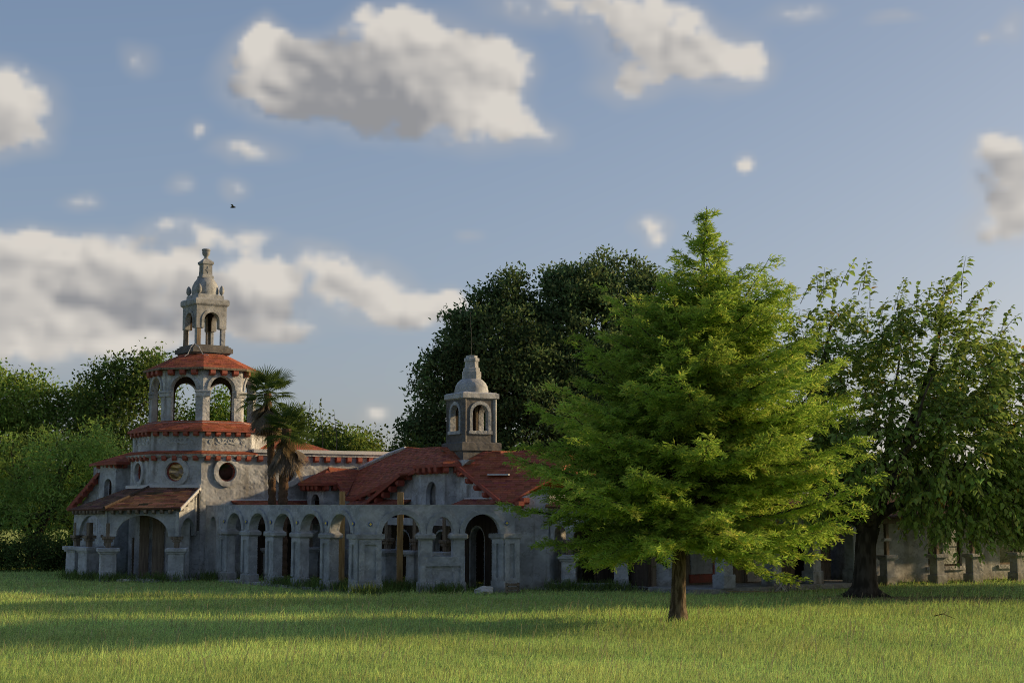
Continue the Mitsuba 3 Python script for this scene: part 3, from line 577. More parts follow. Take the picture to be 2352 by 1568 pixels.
# roof slopes
h_, i_, g_, f_, e_, d_, c_, b_ = V(-8.35, 80.45, 4.25), V(-9.1, 81.6, 4.33), V(-4.63, 75.6, 5.74), V(-4.88, 76.2, 5.9), V(-3.0, 73.75, 6.46), V(-3.66, 76.26, 6.87), V(-5.83, 81.46, 6.98), V(-8.71, 85.3, 5.93)
roof(pav, [h_ + V(-.2, -.12, -.03), g_ + V(-.2, -.15, -.06), f_, e_, d_, c_, b_, i_])
o_, n_, p_, q_, r_ = V(-.48, 70.05, 4.1), V(-2.75, 72.95, 5.93), V(.06, 70.02, 4.13), V(.74, 70.4, 4.57), V(1.41, 73.1, 6.66)
r3 = V(3.2, 72.9, 6.9)
d2, r0 = V(-3.57, 74.37, 6.8), V(-.56, 73.23, 6.43)
roof(pav, [o_, n_, e_, d2, r0, r_, V(2.64, 72.9, 6.72), V(2.3, 71.2, 5.35), q_, p_])
roof(pav, [d_, d2, r0], name='upper_roof'); roof(pav, [e_, d2, d_], name='upper_roof')
roof(pav, [d_, V(-.56, 73.2, 6.42), V(3, 78, 6.6), c_], name='upper_roof'); roof(pav, [c_, V(3, 78, 6.6), V(6, 83, 4.2), V(-6, 90, 4.2)], name='rear_roof'); ra_, rb_, rc_ = V(2.64, 72.9, 6.72), V(2.3, 71.2, 5.35), V(6.0, 76.0, 4.4)
roof(pav, [ra_, rb_, rc_], name='rear_roof'); roof(pav, [ra_, rc_, V(3, 78, 6.6)], name='rear_roof'); roof(pav, [V(3, 78, 6.6), rc_, V(6, 83, 4.2)], name='rear_roof'); roof(pav, [r_, ra_, V(3, 78, 6.6)], name='upper_roof')
roof(pav, [c_, V(-6, 90, 4.2), b_], name='rear_roof')
put('valley_flashing', tube([b_ + V(0, -.05, .06), c_ + V(-.9, 1.2, -.3) + V(0, 0, .06), c_ + V(0, 0, .03)], [.13, .12, .1], 6), 'flashing', pav)
hR, gR = h_ + V(-.22, -.16, -.06), g_ + V(-.22, -.2, -.1)
eave_trim(pav, hR, gR, .2); eave_trim(pav, i_ + V(-.2, -.1, -.06), h_ + V(-.2, -.14, -.06), .18)
eave_trim(pav, n_ + V(-.06, -.06, -.06), o_ + V(-.08, -.06, -.06), .2); eave_trim(pav, o_ + V(0, -.05, -.06), p_ + V(.02, -.05, -.06), .18); eave_trim(pav, p_ + V(.02, -.05, -.06), q_ + V(.05, -.06, -.06), .18)
fo = fn / np.linalg.norm(fn)
brackets(pav, fp(.5, .02, 4.12), fp(st_ - .2, .02, 5.5), 7, (.2, .32, .25), t0=.02, t1=.96, outward=fo)
brackets(pav, fp(s_n + .4, .02, 5.55), fp(FL - .5, .02, 4.15), 5, (.2, .32, .25), t0=.02, t1=.98, outward=fo)
brackets(pav, V(.2, 69.95, 4.05), V(.5, 70.1, 4.25), 2, (.3, .42, .3), t0=.2, t1=1)
# middle turret on the courtyard wall
tm = [V(-4.62, 75.6), V(-4.35, 74.6), V(-3.0, 72.6), V(-2.55, 73.1)]
tm = [V(-4.72, 75.9), V(-4.58, 74.9), V(-3.28, 73.0), V(-2.62, 73.15)]
for a, b, op in ((tm[0], tm[1], 0), (tm[1], tm[2], 1), (tm[2], tm[3], 0)):
    L = np.linalg.norm(b - a); p = sbox(0, 3.55, L, 5.75)
    if op: p = p.difference(arch_shape(L * .45, .52, 4.0, 4.45, .62)).difference(sbox(L * .45 - .52, 3.7, L * .45 + .52, 4.02))
    put('turret_wall', wall_mesh(p, a, b, .25), 'stucco', pav)
_v, _f = extrude(Polygon([(-4.7, 75.9), (-4.5, 74.95), (-3.25, 73.1), (-2.7, 73.2), (-3.4, 75)]), .1); _v[:, 2] += 3.58
put('turret_floor', (_v, _f), 'dark_wood', pav)
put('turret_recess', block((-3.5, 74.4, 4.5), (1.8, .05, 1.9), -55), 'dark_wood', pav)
te = [V(-4.95, 76.2, 5.9), V(-4.95, 74.75, 5.88), V(-3.36, 72.55, 5.92), V(-2.5, 72.75, 5.94)]
for a, b in zip(te[:-1], te[1:]):
    roof(pav, [a, b, e_ + V(.05, .1, .03)], name='turret_roof', thick=.06); eave_trim(pav, a - V(0, 0, .08), b - V(0, 0, .08), .16)
cen = V(-3.3, 74.4, 5.85)
for (a, b), n in zip(zip(te[:-1], te[1:]), (1, 4, 2)): brackets(pav, a + .22 * (cen - a) - V(0, 0, .13), b + .22 * (cen - b) - V(0, 0, .13), n, (.25, .34, .32), t0=.12, t1=.88)
# left turret
tl = [V(-11.5, 83.9), V(-11.35, 83.0), V(-10.35, 82.0), V(-9.5, 82.3)]
for a, b, op in ((tl[0], tl[1], 0), (tl[1], tl[2], 1), (tl[2], tl[3], 0)):
    L = np.linalg.norm(b - a); p = sbox(0, 0, L, 5.05)
    if op: p = p.difference(arch_shape(L * .5, .36, 3.0, 4.1, .42))
    put('turret_wall', wall_mesh(p, a, b, .25), 'stucco', pav)
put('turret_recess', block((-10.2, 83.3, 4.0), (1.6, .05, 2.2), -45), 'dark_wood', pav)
te = [V(-12.0, 84.4, 5.15), V(-11.85, 82.85, 5.13), V(-10.4, 81.4, 5.1), V(-9.6, 81.9, 5.15)]; ap = V(-10.35, 83.7, 5.95)
for (a, b), n in zip(zip(te[:-1], te[1:]), (2, 4, 2)):
    roof(pav, [a, b, ap], name='turret_roof', thick=.06); eave_trim(pav, a - V(0, 0, .08), b - V(0, 0, .08), .14)
    cen = V(-10.2, 83.4, 5.1); brackets(pav, a + .22 * (cen - a) - V(0, 0, .13), b + .22 * (cen - b) - V(0, 0, .13), n, (.24, .3, .3), t0=.15, t1=.85)
roof(pav, [te[3], V(-9.05, 81.5, 4.36), V(-8.7, 85.3, 5.93), ap], name='turret_roof', thick=.06); eave_trim(pav, te[3] - V(0, 0, .06), V(-9.05, 81.4, 4.28), .16)
put('turret_side_wall', wall_mesh(Polygon([(0, 0), (0, 5.0), (1.0, 4.2), (1.0, 0)]), V(-9.5, 82.3), V(-8.8, 81.5), .25), 'stucco', pav)
# courtyard lean-to of the pavilion with its own pedestals
lt = [fp(.8, .02, 4.22), fp(5.9, .02, 4.2), fp(5.9, 2.3, 3.4), fp(.8, 2.3, 3.4)]
roof(pav, lt, V(.2, .075, .055), name='lean_to_roof'); roof(pav, [fp(s_n + .6, .02, 4.2), fp(FL - .3, .02, 4.2), fp(FL - .3, 1.9, 3.4), fp(s_n - .1, 1.9, 3.4)], V(.2, .075, .055), name='lean_to_roof')
put('lean_to_flashing', cat([wall_mesh(sbox(.8, 4.19, 5.9, 4.27), F0, F1, .06, .05), wall_mesh(sbox(s_n + .6, 4.19, FL - .3, 4.27), F0, F1, .06, .05)]), 'flashing', pav)
roof(pav, [fp(2.9, .75, 4.1), fp(6.0, .75, 5.5), fp(6.1, .1, 5.55), fp(3.0, .1, 4.15)], name='porch_gable_roof'); eave_trim(pav, fp(2.9, .78, 4.06), fp(6.0, .78, 5.44), .2)
brackets(pav, fp(3.4, .4, 4.2), fp(5.8, .4, 5.26), 4, (.24, .3, .3), outward=fo)
for s in (2.0, 4.5, 7.0, 9.5, 12.0): pedestal(pav, *fp(s, 2.1, 0)[:2], math.degrees(math.atan2(fu[1], fu[0])), .7, 1.75, 3.35, 'concrete')
put('lean_to_beam', wall_mesh(sbox(1, 2.95, FL - .4, 3.3), F0 + fn * 2.2, F1 + fn * 2.2, .18), 'concrete', pav)
sk = [V(-1.17, 71.72, 5.34), V(-.13, 71.45, 5.32)]
put('roof_vent_strip', block((-.65, 71.58, 5.36), (1.05, .28, .08), -14), 'flashing', pav, label='pale flat strip lying on the red roof below the lantern')
# lantern
LX, LY, LP = -2.03, 74.35, -105.0
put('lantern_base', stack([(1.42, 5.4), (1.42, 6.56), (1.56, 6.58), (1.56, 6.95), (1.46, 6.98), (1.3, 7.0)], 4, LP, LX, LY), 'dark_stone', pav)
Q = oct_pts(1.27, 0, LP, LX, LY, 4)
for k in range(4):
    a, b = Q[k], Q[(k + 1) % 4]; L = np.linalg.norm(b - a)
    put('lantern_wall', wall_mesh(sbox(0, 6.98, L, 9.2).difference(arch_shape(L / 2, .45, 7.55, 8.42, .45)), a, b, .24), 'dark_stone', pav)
    put('lantern_shade_liner', wall_mesh(sbox(.24, 7.0, L - .24, 9.1).difference(arch_shape(L / 2, .45, 7.55, 8.42, .45)), a, b, .02, -.245), 'dark_wood', pav)  # added liner carries the lantern's inner shade as dark colour
    w = put('lantern_surround', wall_mesh(arch_ring(L / 2, .44, 8.42, .44, .16, .87), a, b, .3, .06), 'concrete', pav)
    put('sill', wall_mesh(sbox(L / 2 - .66, 7.4, L / 2 + .66, 7.56), a, b, .34, .1), 'concrete', w)
for k in range(4): put('corner_trim', block((Q[k][0] + .06 * (LX - Q[k][0]), Q[k][1] + .06 * (LY - Q[k][1]), 8.08), (.2, .2, 2.2), LP + 45 * 0, .04), 'cast_stone' if k == 1 else 'dark_stone', pav)
put('lantern_stud', block((LX - .1, LY + .3, 8.1), (.14, .1, 2.1), 30), 'fresh_wood', pav); put('lantern_stud', block((LX + .25, LY + .1, 8.1), (.1, .1, 2.1), 30), 'old_wood', pav); put('lantern_stud', block((LX - .45, LY - .1, 8.1), (.12, .1, 2.1), 30), 'fresh_wood', pav)
put('lantern_cornice', stack([(1.26, 9.12), (1.4, 9.16), (1.44, 9.18), (1.44, 9.4), (1.3, 9.46), (1.0, 9.5)], 4, LP, LX, LY), 'pale_trim', pav)
put('lantern_dome', stack([(.87, 9.44), (.87, 9.6), (.83, 9.8), (.73, 9.98), (.58, 10.12), (.45, 10.2)], 12, LP, LX, LY), 'pale_trim', pav, smooth=40)
put('lantern_pinnacle', stack([(.5, 10.15), (.5, 10.55), (.44, 10.57), (.44, 10.72), (.36, 10.75), (.34, 11.05), (.4, 11.07), (.4, 11.22), (.3, 11.25), (.3, 11.36), (.12, 11.38)], 8, LP, LX, LY), 'pale_trim', pav)
put('lightning_rod', tube([V(LX, LY, 11.3), V(LX - .02, LY, 12.4), V(LX - .08, LY, 13.6)], [.012, .009, .006], 5), 'dark_metal', pav)

# ------------------------------------------------------------------ breezeway right of the pavilion
brz = thing('breezeway', 'dark arched breezeway with short capped piers between the pavilion and the long porch', 'building')
Z0, Z1 = V(1.8, 70.25), V(7.6, 69.6); ZL = np.linalg.norm(Z1 - Z0); _, zu, zn, _ = frame_of(Z0, Z1); za = math.degrees(math.atan2(zu[1], zu[0]))
zp = lambda s, o=0: Z0 + zu * s + zn * o
p = sbox(0, 2.15, ZL, 3.9).difference(arch_shape(.45, .27, 2.1, 2.6, .35)).difference(arch_shape(2.1, 1.05, 2.1, 2.25, 1.0)).difference(arch_shape(4.3, .8, 2.1, 2.25, .85))
put('arch_wall', wall_mesh(p, Z0, Z1, .3), 'stucco', brz)
for s in (.85, 3.3): pedestal(brz, *zp(s, -.15), za, .66, 1.6, 2.2, 'concrete')
put('low_wall', cat([wall_mesh(sbox(4.35, 0, 5.85, 1.4), Z0, Z1, .5, .3), wall_mesh(sbox(4.3, 1.4, 5.6, 1.56), Z0, Z1, .6, .36), wall_mesh(sbox(5.45, 0, 5.95, .62), Z0, Z1, .56, .36)]), 'stucco', brz, label='low stucco parapet wall with a moulded cap')
put('right_wall', wall_mesh(sbox(5.2, 0, ZL, 3.2), Z0, Z1, .2, -.1), 'stucco', brz)
put('sill', wall_mesh(sbox(0, 0, 4.3, .3), Z0, Z1, .3, -.05), 'concrete', brz)
p = sbox(0, 0, ZL, 3.6).difference(sbox(.25, .32, .95, 3)).difference(sbox(2.15, .4, 2.75, 2.4))
put('back_wall', wall_mesh(p, Z0 - zn * 3.5, Z1 - zn * 3.5, .2), 'dark_wood', brz)
for s, z0, z1 in ((1.9, .3, 2.6), (2.75, .3, 2.6)): put('stud', wall_mesh(sbox(s, z0, s + .12, z1), Z0 - zn * 2.5, Z1 - zn * 2.5, .1), 'old_wood', brz)
put('rail', wall_mesh(sbox(1.2, 1.5, 3.2, 1.62), Z0 - zn * 2.4, Z1 - zn * 2.4, .08), 'dark_wood', brz)
roof(brz, [V(*zp(-.2, .5), 3.85), V(*zp(ZL + .6, .5), 3.85), V(*zp(ZL + .6, -4.2), 4.7), V(*zp(-.2, -4.2), 4.7)], BROWN * .7)
put('wall_lantern', cat([stack([(.05, 2.0), (.13, 1.95), (.16, 1.6), (.1, 1.42), (.03, 1.3)], 6, 0, *zp(4.1, .2)), block((*zp(4.1, .06), 1.9), (.06, .3, .05), za)]), 'dark_metal', brz)

# ------------------------------------------------------------------ the long porch with square piers
lp = thing('long_porch', 'deep shaded porch with square stucco piers on a concrete slab and a white panelled door', 'porch')
K0, K1 = V(7.9, 66.9), V(17.6, 73.75); KL = np.linalg.norm(K1 - K0); _, ku, kn, _ = frame_of(K0, K1); ka = math.degrees(math.atan2(ku[1], ku[0]))
kp = lambda s, o=0: K0 + ku * s + kn * o
put('slab', wall_mesh(sbox(-.2, -.1, KL, .2), K0, K1, 5.5, .45), 'concrete', lp)
PIERS = [V(9.55, 67.75), V(12.1, 69.75), V(14.35, 71.75), V(16.6, 73.1)]
for q in PIERS:
    k = put('pier', block((q[0], q[1], 1.6), (.58, .62, 2.85), ka, .03), 'stucco', lp)
    put('base', block((q[0], q[1], .5), (.74, .78, .62), ka, .03), 'stucco', k)
    put('cap', cat([block((q[0], q[1], 2.72), (.78, .8, .14), ka, .03), block((q[0], q[1], 2.6), (.68, .7, .1), ka, .02)]), 'concrete', k)
put('beam', wall_mesh(sbox(-.3, 2.95, KL, 3.6), K0, K1, .4, -.1), 'stucco', lp)
roof(lp, [V(*kp(-.8, .5), 3.5), V(*kp(KL + .2, .5), 3.5), V(*kp(KL + .2, -4.8), 4.3), V(*kp(-.8, -4.8), 4.3)], BROWN * .7)
bw = sbox(0, .2, KL, 3.6).difference(sbox(.3, .2, 1.8, 2.5)).difference(sbox(9.3, .2, 10.9, 2.5))
put('back_wall', wall_mesh(bw, K0 - kn * 2.6, K1 - kn * 2.6, .2), 'old_wood', lp)
put('rear_wall', wall_mesh(sbox(-1, 0, KL + 1, 3.6), K0 - kn * 5.2, K1 - kn * 5.2, .2), 'dark_wood', lp)
put('west_wall', wall_mesh(sbox(0, 0, 3, 3.2), K0 - kn * 2.6 + ku * 0, K0 - kn * 5.4, .2), 'dark_wood', lp)
B0_, B1_ = K0 - kn * 2.6, K1 - kn * 2.6
put('pale_panel', wall_mesh(sbox(2.4, .7, 3.75, 2.3), B0_, B1_, .05, .06), 'pale_trim', lp, label='pale boarding panel beside the red door frame')
put('red_trim', cat([wall_mesh(sbox(3.76, .3, 3.9, 2.5), B0_, B1_, .1, .08), wall_mesh(sbox(2.3, .3, 3.76, .68), B0_, B1_, .1, .09)]), 'red_paint', lp)
put('brown_door', wall_mesh(sbox(3.95, .22, 5.0, 2.4), B0_, B1_, .06, .05), 'dark_wood', lp)
dr_ = put('white_door', wall_mesh(sbox(6.0, .25, 7.1, 2.35), B0_, B1_, .05, .06), 'white_paint', lp, label='white six panelled door at the back of the porch')
for s in (6.15, 6.62):
    for z0, z1 in ((.4, .95), (1.08, 1.75), (1.88, 2.22)):
        put('door_panel', wall_mesh(sbox(s, z0, s + .34, z1).difference(sbox(s + .03, z0 + .03, s + .31, z1 - .03)), B0_, B1_, .05, .085), 'white_paint', dr_)
put('knob', egg(V(*(B0_ + ku * 6.06 + kn * .12), 1.2), .035, .07), 'dark_metal', dr_)
put('door_frame', wall_mesh(sbox(5.88, .2, 7.22, 2.47).difference(sbox(6.0, .2, 7.1, 2.35)), B0_, B1_, .1, .08), 'old_wood', lp)

# ------------------------------------------------------------------ east wing with rough plaster wall, windows
ew = thing('east_wing', 'long low rough plaster wing with sash windows behind the row of short pillars', 'building')
G0, G1 = V(17.2, 75.4), V(33.0, 84.2); GL = np.linalg.norm(G1 - G0); _, gu, gn, _ = frame_of(G0, G1); ga = math.degrees(math.atan2(gu[1], gu[0]))
gp = lambda s, o=0: G0 + gu * s + gn * o
p = sbox(0, 0, GL, 3.7); wins = ((5.0, 7.4), (10.2, 12.6), (14.6, 16.6))
for a, b in wins: p = p.difference(sbox(a, .75, b, 2.75))
put('wall', wall_mesh(p, G0, G1, .35), 'pale_trim', ew)
for a, b in wins:
    w = put('window', cat([wall_mesh(sbox(a, .75, b, 2.75).difference(sbox(a + .08, .85, b - .08, 2.67)), G0, G1, .12, -.12)]), 'old_wood', ew)
    put('sash_bar', cat([wall_mesh(sbox(a + .08, 1.7, b - .08, 1.77), G0, G1, .06, -.15), wall_mesh(sbox((a + b) / 2 - .05, .85, (a + b) / 2 + .05, 1.69), G0, G1, .062, -.148), wall_mesh(sbox((a + b) / 2 - .05, 1.78, (a + b) / 2 + .05, 2.67), G0, G1, .062, -.148)]), 'pale_trim', w)
    put('pane', wall_mesh(sbox(a + .05, .82, b - .05, 2.7), G0, G1, .01, -.19), 'glass', w)
    put('sill', wall_mesh(sbox(a - .2, .55, b + .2, .74), G0, G1, .3, .12), 'stucco', w)
    put('room_back', wall_mesh(sbox(a - .3, .3, b + .3, 3.2), G0 - gn * 1.6, G1 - gn * 1.6, .05), 'old_wood', w)
put('pilaster', wall_mesh(sbox(8.5, 0, 8.85, 3.6), G0, G1, .12, .1), 'stucco', ew)
roof(ew, [V(*gp(-.3, 2.1), 3.35), V(*gp(GL, 2.1), 3.35), V(*gp(GL, -4), 4.5), V(*gp(-.3, -4), 4.5)], BROWN * .5)
put('end_wall', wall_mesh(sbox(0, 0, 6, 3.7), G0 - gn * 6, G0, .3), 'stucco', ew); put('rear_wall', wall_mesh(sbox(0, 0, GL, 4.6), G1 - gn * 6, G0 - gn * 6, .3), 'stucco', ew)
put('eave_beam', wall_mesh(sbox(0, 3.0, GL, 3.3), G0 + gn * 1.55, G1 + gn * 1.55, .2), 'old_wood', ew)
PL = [(18.66, 74.75, 'short capped pillar just right of the dark leaning tree trunk'), (21.5, 76.0, 'short capped pillar in front of the nearest east wing window'), (23.7, 77.3, 'short capped pillar between the two east wing windows'), (26.5, 78.85, 'short capped pillar nearest the right edge of the picture'), (29.4, 80.4, 'short capped pillar beyond the right edge')]
for x, y, lab in PL[:4]:
    k = thing('short_pillar', lab, 'pillar', 'short pillars along the east wing')
    put('shaft', block((x, y, .75), (.52, .52, 1.1), ga, .02), 'cast_stone', k)
    put('base', block((x, y, .18), (.7, .7, .5), ga, .02), 'cast_stone', k)
    put('cap', cat([block((x, y, 1.36), (.8, .8, .18), ga, .03), block((x, y, 1.24), (.64, .64, .08), ga, .02)]), 'cast_stone', k)
    put('post', block((x, y, 2.25), (.2, .2, 1.6), ga), 'old_wood', k)
    put('post_bracket', block((x, y, 2.2), (.5, .24, .14), ga, .02), 'pale_trim', k)

# ------------------------------------------------------------------ small things lying about
def chair(x, y, rz):
    k = thing('folding_chair', 'rusty pale folding metal chair standing open in front of the porch', 'chair')
    c, s = math.cos(rz), math.sin(rz); P = lambda a, b, z: V(x + a * c - b * s, y + a * s + b * c, z)
    for sg in (-.22, .22):
        put('front_leg', tube([P(-.28, sg, .82), P(.28, sg, .02)], .02, 6), 'metal_paint', k); put('rear_leg', tube([P(.2, sg * .9, .46), P(-.2, sg * .9, .02)], .02, 6), 'metal_paint', k)
    v, f = block((0, 0, 0), (.42, .42, .03)); put('seat', (np.array([P(a + .02, b, z + .44) for a, b, z in v]), f), 'metal_paint', k)
    v, f = block((0, 0, 0), (.03, .42, .2)); put('backrest', (np.array([P(a - .27 - z * .4, b, z + .74) for a, b, z in v]), f), 'metal_paint', k)
    for z, a in ((.14, .2), (.2, -.05)): put('cross_bar', tube([P(a, -.22, z), P(a, .22, z)], .012, 6), 'metal_paint', k)
chair(12.15, 68.2, -.35)
k = thing('low_table', 'low dark table standing between the folding chair and the porch', 'table')
put('top', block((12.75, 69.15, .42), (.75, .5, .05), 38), 'dark_metal', k)
for a, b in ((-.3, -.2), (.3, -.2), (-.3, .2), (.3, .2)): put('leg', tube([V(12.75 + a * .8 - b * .6, 69.15 + a * .6 + b * .8, -.02), V(12.75 + a * .8 - b * .6, 69.15 + a * .6 + b * .8, .41)], .02, 6), 'dark_metal', k)
put('dish', stack([(.06, .44), (.16, .5), (.15, .52)], 12, 0, 12.65, 69.1), 'white_paint', label='white dish left on the low dark table', cat='dish')
def rock(c, s, seed):
    m = trimesh.creation.icosphere(subdivisions=2); v = m.vertices * (.75 + .6 * meshkit.noise(m.vertices * 1.6 + 10, seed)[:, None]); v = np.round(v * 3.2) / 3.2 * .5 + v * .5
    return v * s + c, np.array(m.faces)
put('rubble_chunk', rock(V(-1.25, 66.6, .14), V(.42, .3, .2), 3), 'rubble', label='white chunk of broken plaster in the grass before the arcade panel', cat='rubble')
for x, y, s, lab in ((-20.0, 77.3, .16, 'small pale plaster scrap left of centre before the tower porch'), (-18.6, 77.2, .2, 'larger pale plaster scrap right of centre before the tower porch')):
    put('plaster_scrap', rock(V(x, y, .05), V(s * 2.2, s, s * .6), int(x * -10)), 'rubble', label=lab, cat='rubble', group='plaster scraps by the tower porch')
k = thing('wooden_crate', 'small weathered wooden crate at the foot of the right arcade pier', 'crate')
cx, cy = .0, 67.2
for z in (.08, .24, .4): put('slat', block((cx, cy - .26, z), (.58, .03, .12), 10), 'old_wood', k)
for sx in (-.27, .27): put('corner_post', block((cx + sx, cy - .22 + sx * .17, .24), (.05, .05, .48), 10), 'old_wood', k)
put('side', block((cx - .24, cy, .24), (.03, .5, .46), 10), 'dark_wood', k); put('side', block((cx + .28, cy + .08, .24), (.03, .5, .46), 10), 'dark_wood', k)
for x, y, L, an, lab in ((11.5, 66.4, 1.1, 4, 'pale scrap plank lying in the grass in front of the folding chair'), (10.3, 66.7, 1.6, -4, 'thin long scrap plank lying left of the folding chair')):
    put('scrap_plank', block((x, y, .12), (L, .1, .03), an), 'fresh_wood', label=lab, cat='plank', group='scrap planks in the grass')
pts = [V(14.15, 50.55, .22), V(14.4, 50.4, .3), V(14.75, 50.2, .16)]
put('fallen_branch', cat([tube(pts, [.018, .015, .008], 5), tube([pts[1], pts[1] + V(.2, .1, .1)], [.01, .005], 5)]), 'dark_bark', label='short dark fallen branch lying on the sunny lawn at right', cat='branch')
def bird(c):
    k = thing('bird', 'tiny dark bird gliding high in the sky above the tower', 'bird')
    put('body', stack([(.02, c[2] - .3), (.1, c[2] - .12), (.1, c[2] + .1), (.05, c[2] + .25), (.01, c[2] + .32)], 8, 0, c[0], c[1]), 'dark_metal', k) if False else put('body', tube([c + V(-.28, 0, 0), c + V(-.12, 0, .02), c + V(.12, 0, .03), c + V(.28, 0, .0)], [.015, .09, .09, .02], 8), 'dark_metal', k)
    for s in (-1, 1):
        vv = np.array([[-.12, 0, .03], [.12, 0, .05], [.05, s * .45, .22], [-.08, s * .42, .2], [-.12, s * .95, .12]]) + c
        put('wing', trimesh.Trimesh(*[np.vstack([vv, vv - [0, 0, .02]]), np.array([[0, 1, 2], [0, 2, 3], [3, 2, 4], [6, 5, 7], [7, 5, 8], [7, 8, 9]])], process=False), 'dark_metal', k)
bird(V(-26.7, 140.0, 32.2))

# ------------------------------------------------------------------ foliage helpers
def unit(a): return a / (np.linalg.norm(a, axis=-1, keepdims=True) + 1e-9)
def kites(P, D, S, L, W, fold=.25, mid=.45):
    """folded leaf blades: base P, along unit D, side S, length L, width W -> vertices, triangles"""
    P, D, S = (np.asarray(x, float) for x in (P, D, S)); S = unit(S - (S * D).sum(1, keepdims=True) * D); N = np.cross(D, S)
    L = np.broadcast_to(L, len(P))[:, None]; W = np.broadcast_to(W, len(P))[:, None]
    m = P + D * L * mid + N * W * fold
    v = np.stack([P, m + S * W / 2, P + D * L, m - S * W / 2], 1).reshape(-1, 3)
    b = np.arange(len(P))[:, None] * 4
    return v, np.concatenate([b + [0, 2, 1], b + [0, 3, 2]], 1).reshape(-1, 3)
def tint(base, n, r, var=.18, hue=.10):
    c = np.asarray(base, float) * (1 + r.normal(size=(n, 1)) * var) * (1 + r.normal(size=(n, 3)) * [hue, hue * .4, hue])
    return np.clip(c, .004, .9)
def rand_dirs(n, r): return unit(r.normal(size=(n, 3)))

def broadleaf(name, label, catg, base, tr, blobs, nleaf, leaf, colour, seed, group=None, mat='dark_bark', cl_r=.55, per=45, up=.25, lean=None, limbs=True):
    """tapered trunk and limbs, and a crown of leaf clusters spread through the given ellipsoids (x, y, z, rx, ry, rz)"""
    r = np.random.default_rng(seed); k = thing(name, label, catg, group)
    base = V(*base); top = V(*blobs[0][:3]); mids = [base + (top - base) * t + r.normal(size=3) * [.15, .15, 0] * (t > 0) for t in (0, .25, .5, .75)]
    wood = [tube([base - V(0, 0, .2)] + [base + V(0, 0, .25)] + mids[1:] + [top], [tr * 1.5, tr * 1.1, tr * .95, tr * .75, tr * .5, tr * .25], 9)]
    B = np.array(blobs, float); vol = np.prod(B[:, 3:], 1) ** (2 / 3); ncl = max(12, nleaf // per)
    which = r.choice(len(B), ncl, p=vol / vol.sum()); d = rand_dirs(ncl, r); rad = r.uniform(.35, 1.0, ncl) ** .6
    c = B[which, :3] + d * B[which, 3:] * rad[:, None]
    nz = meshkit.fbm(c * .55 + seed, 3, seed); keep = nz > .36
    c, which, rad = c[keep], which[keep], rad[keep]
    if limbs:
        for bx in B:
            st = mids[r.integers(1, 4)]; en = bx[:3]; mid = (st + en) / 2 + r.normal(size=3) * .3 + V(0, 0, .4)
            wood.append(tube([st, mid, en], [tr * .45, tr * .3, tr * .12], 6))
        for i in r.choice(len(c), min(len(c), 70), replace=False):
            bx = B[which[i]]; st = bx[:3] + (c[i] - bx[:3]) * .1
            wood.append(tube([st, (st + c[i]) / 2 + r.normal(size=3) * .15, c[i]], [tr * .12, tr * .08, .015], 4))
    put('trunk', cat(wood), mat, k, smooth=True)
    n = r.poisson(per, len(c)); idx = np.repeat(np.arange(len(c)), n)
    P = c[idx] + r.normal(size=(len(idx), 3)) * cl_r * [1, 1, .7]
    D = unit(rand_dirs(len(idx), r) + V(0, 0, up) + .5 * unit(P - B[which[idx], :3]))
    S = rand_dirs(len(idx), r)
    v, f = kites(P, D, S, leaf[0] * r.uniform(.7, 1.3, len(idx)), leaf[1] * r.uniform(.7, 1.3, len(idx)))
    clump = 1 + .33 * r.normal(size=len(c))
    col = tint(colour, len(idx), r) * np.clip(clump[idx, None], .5, 1.6)
    put('crown', (v, f), 'leaves', k, color=np.repeat(np.clip(col, .003, .6), 4, 0), kind='stuff')
    return k

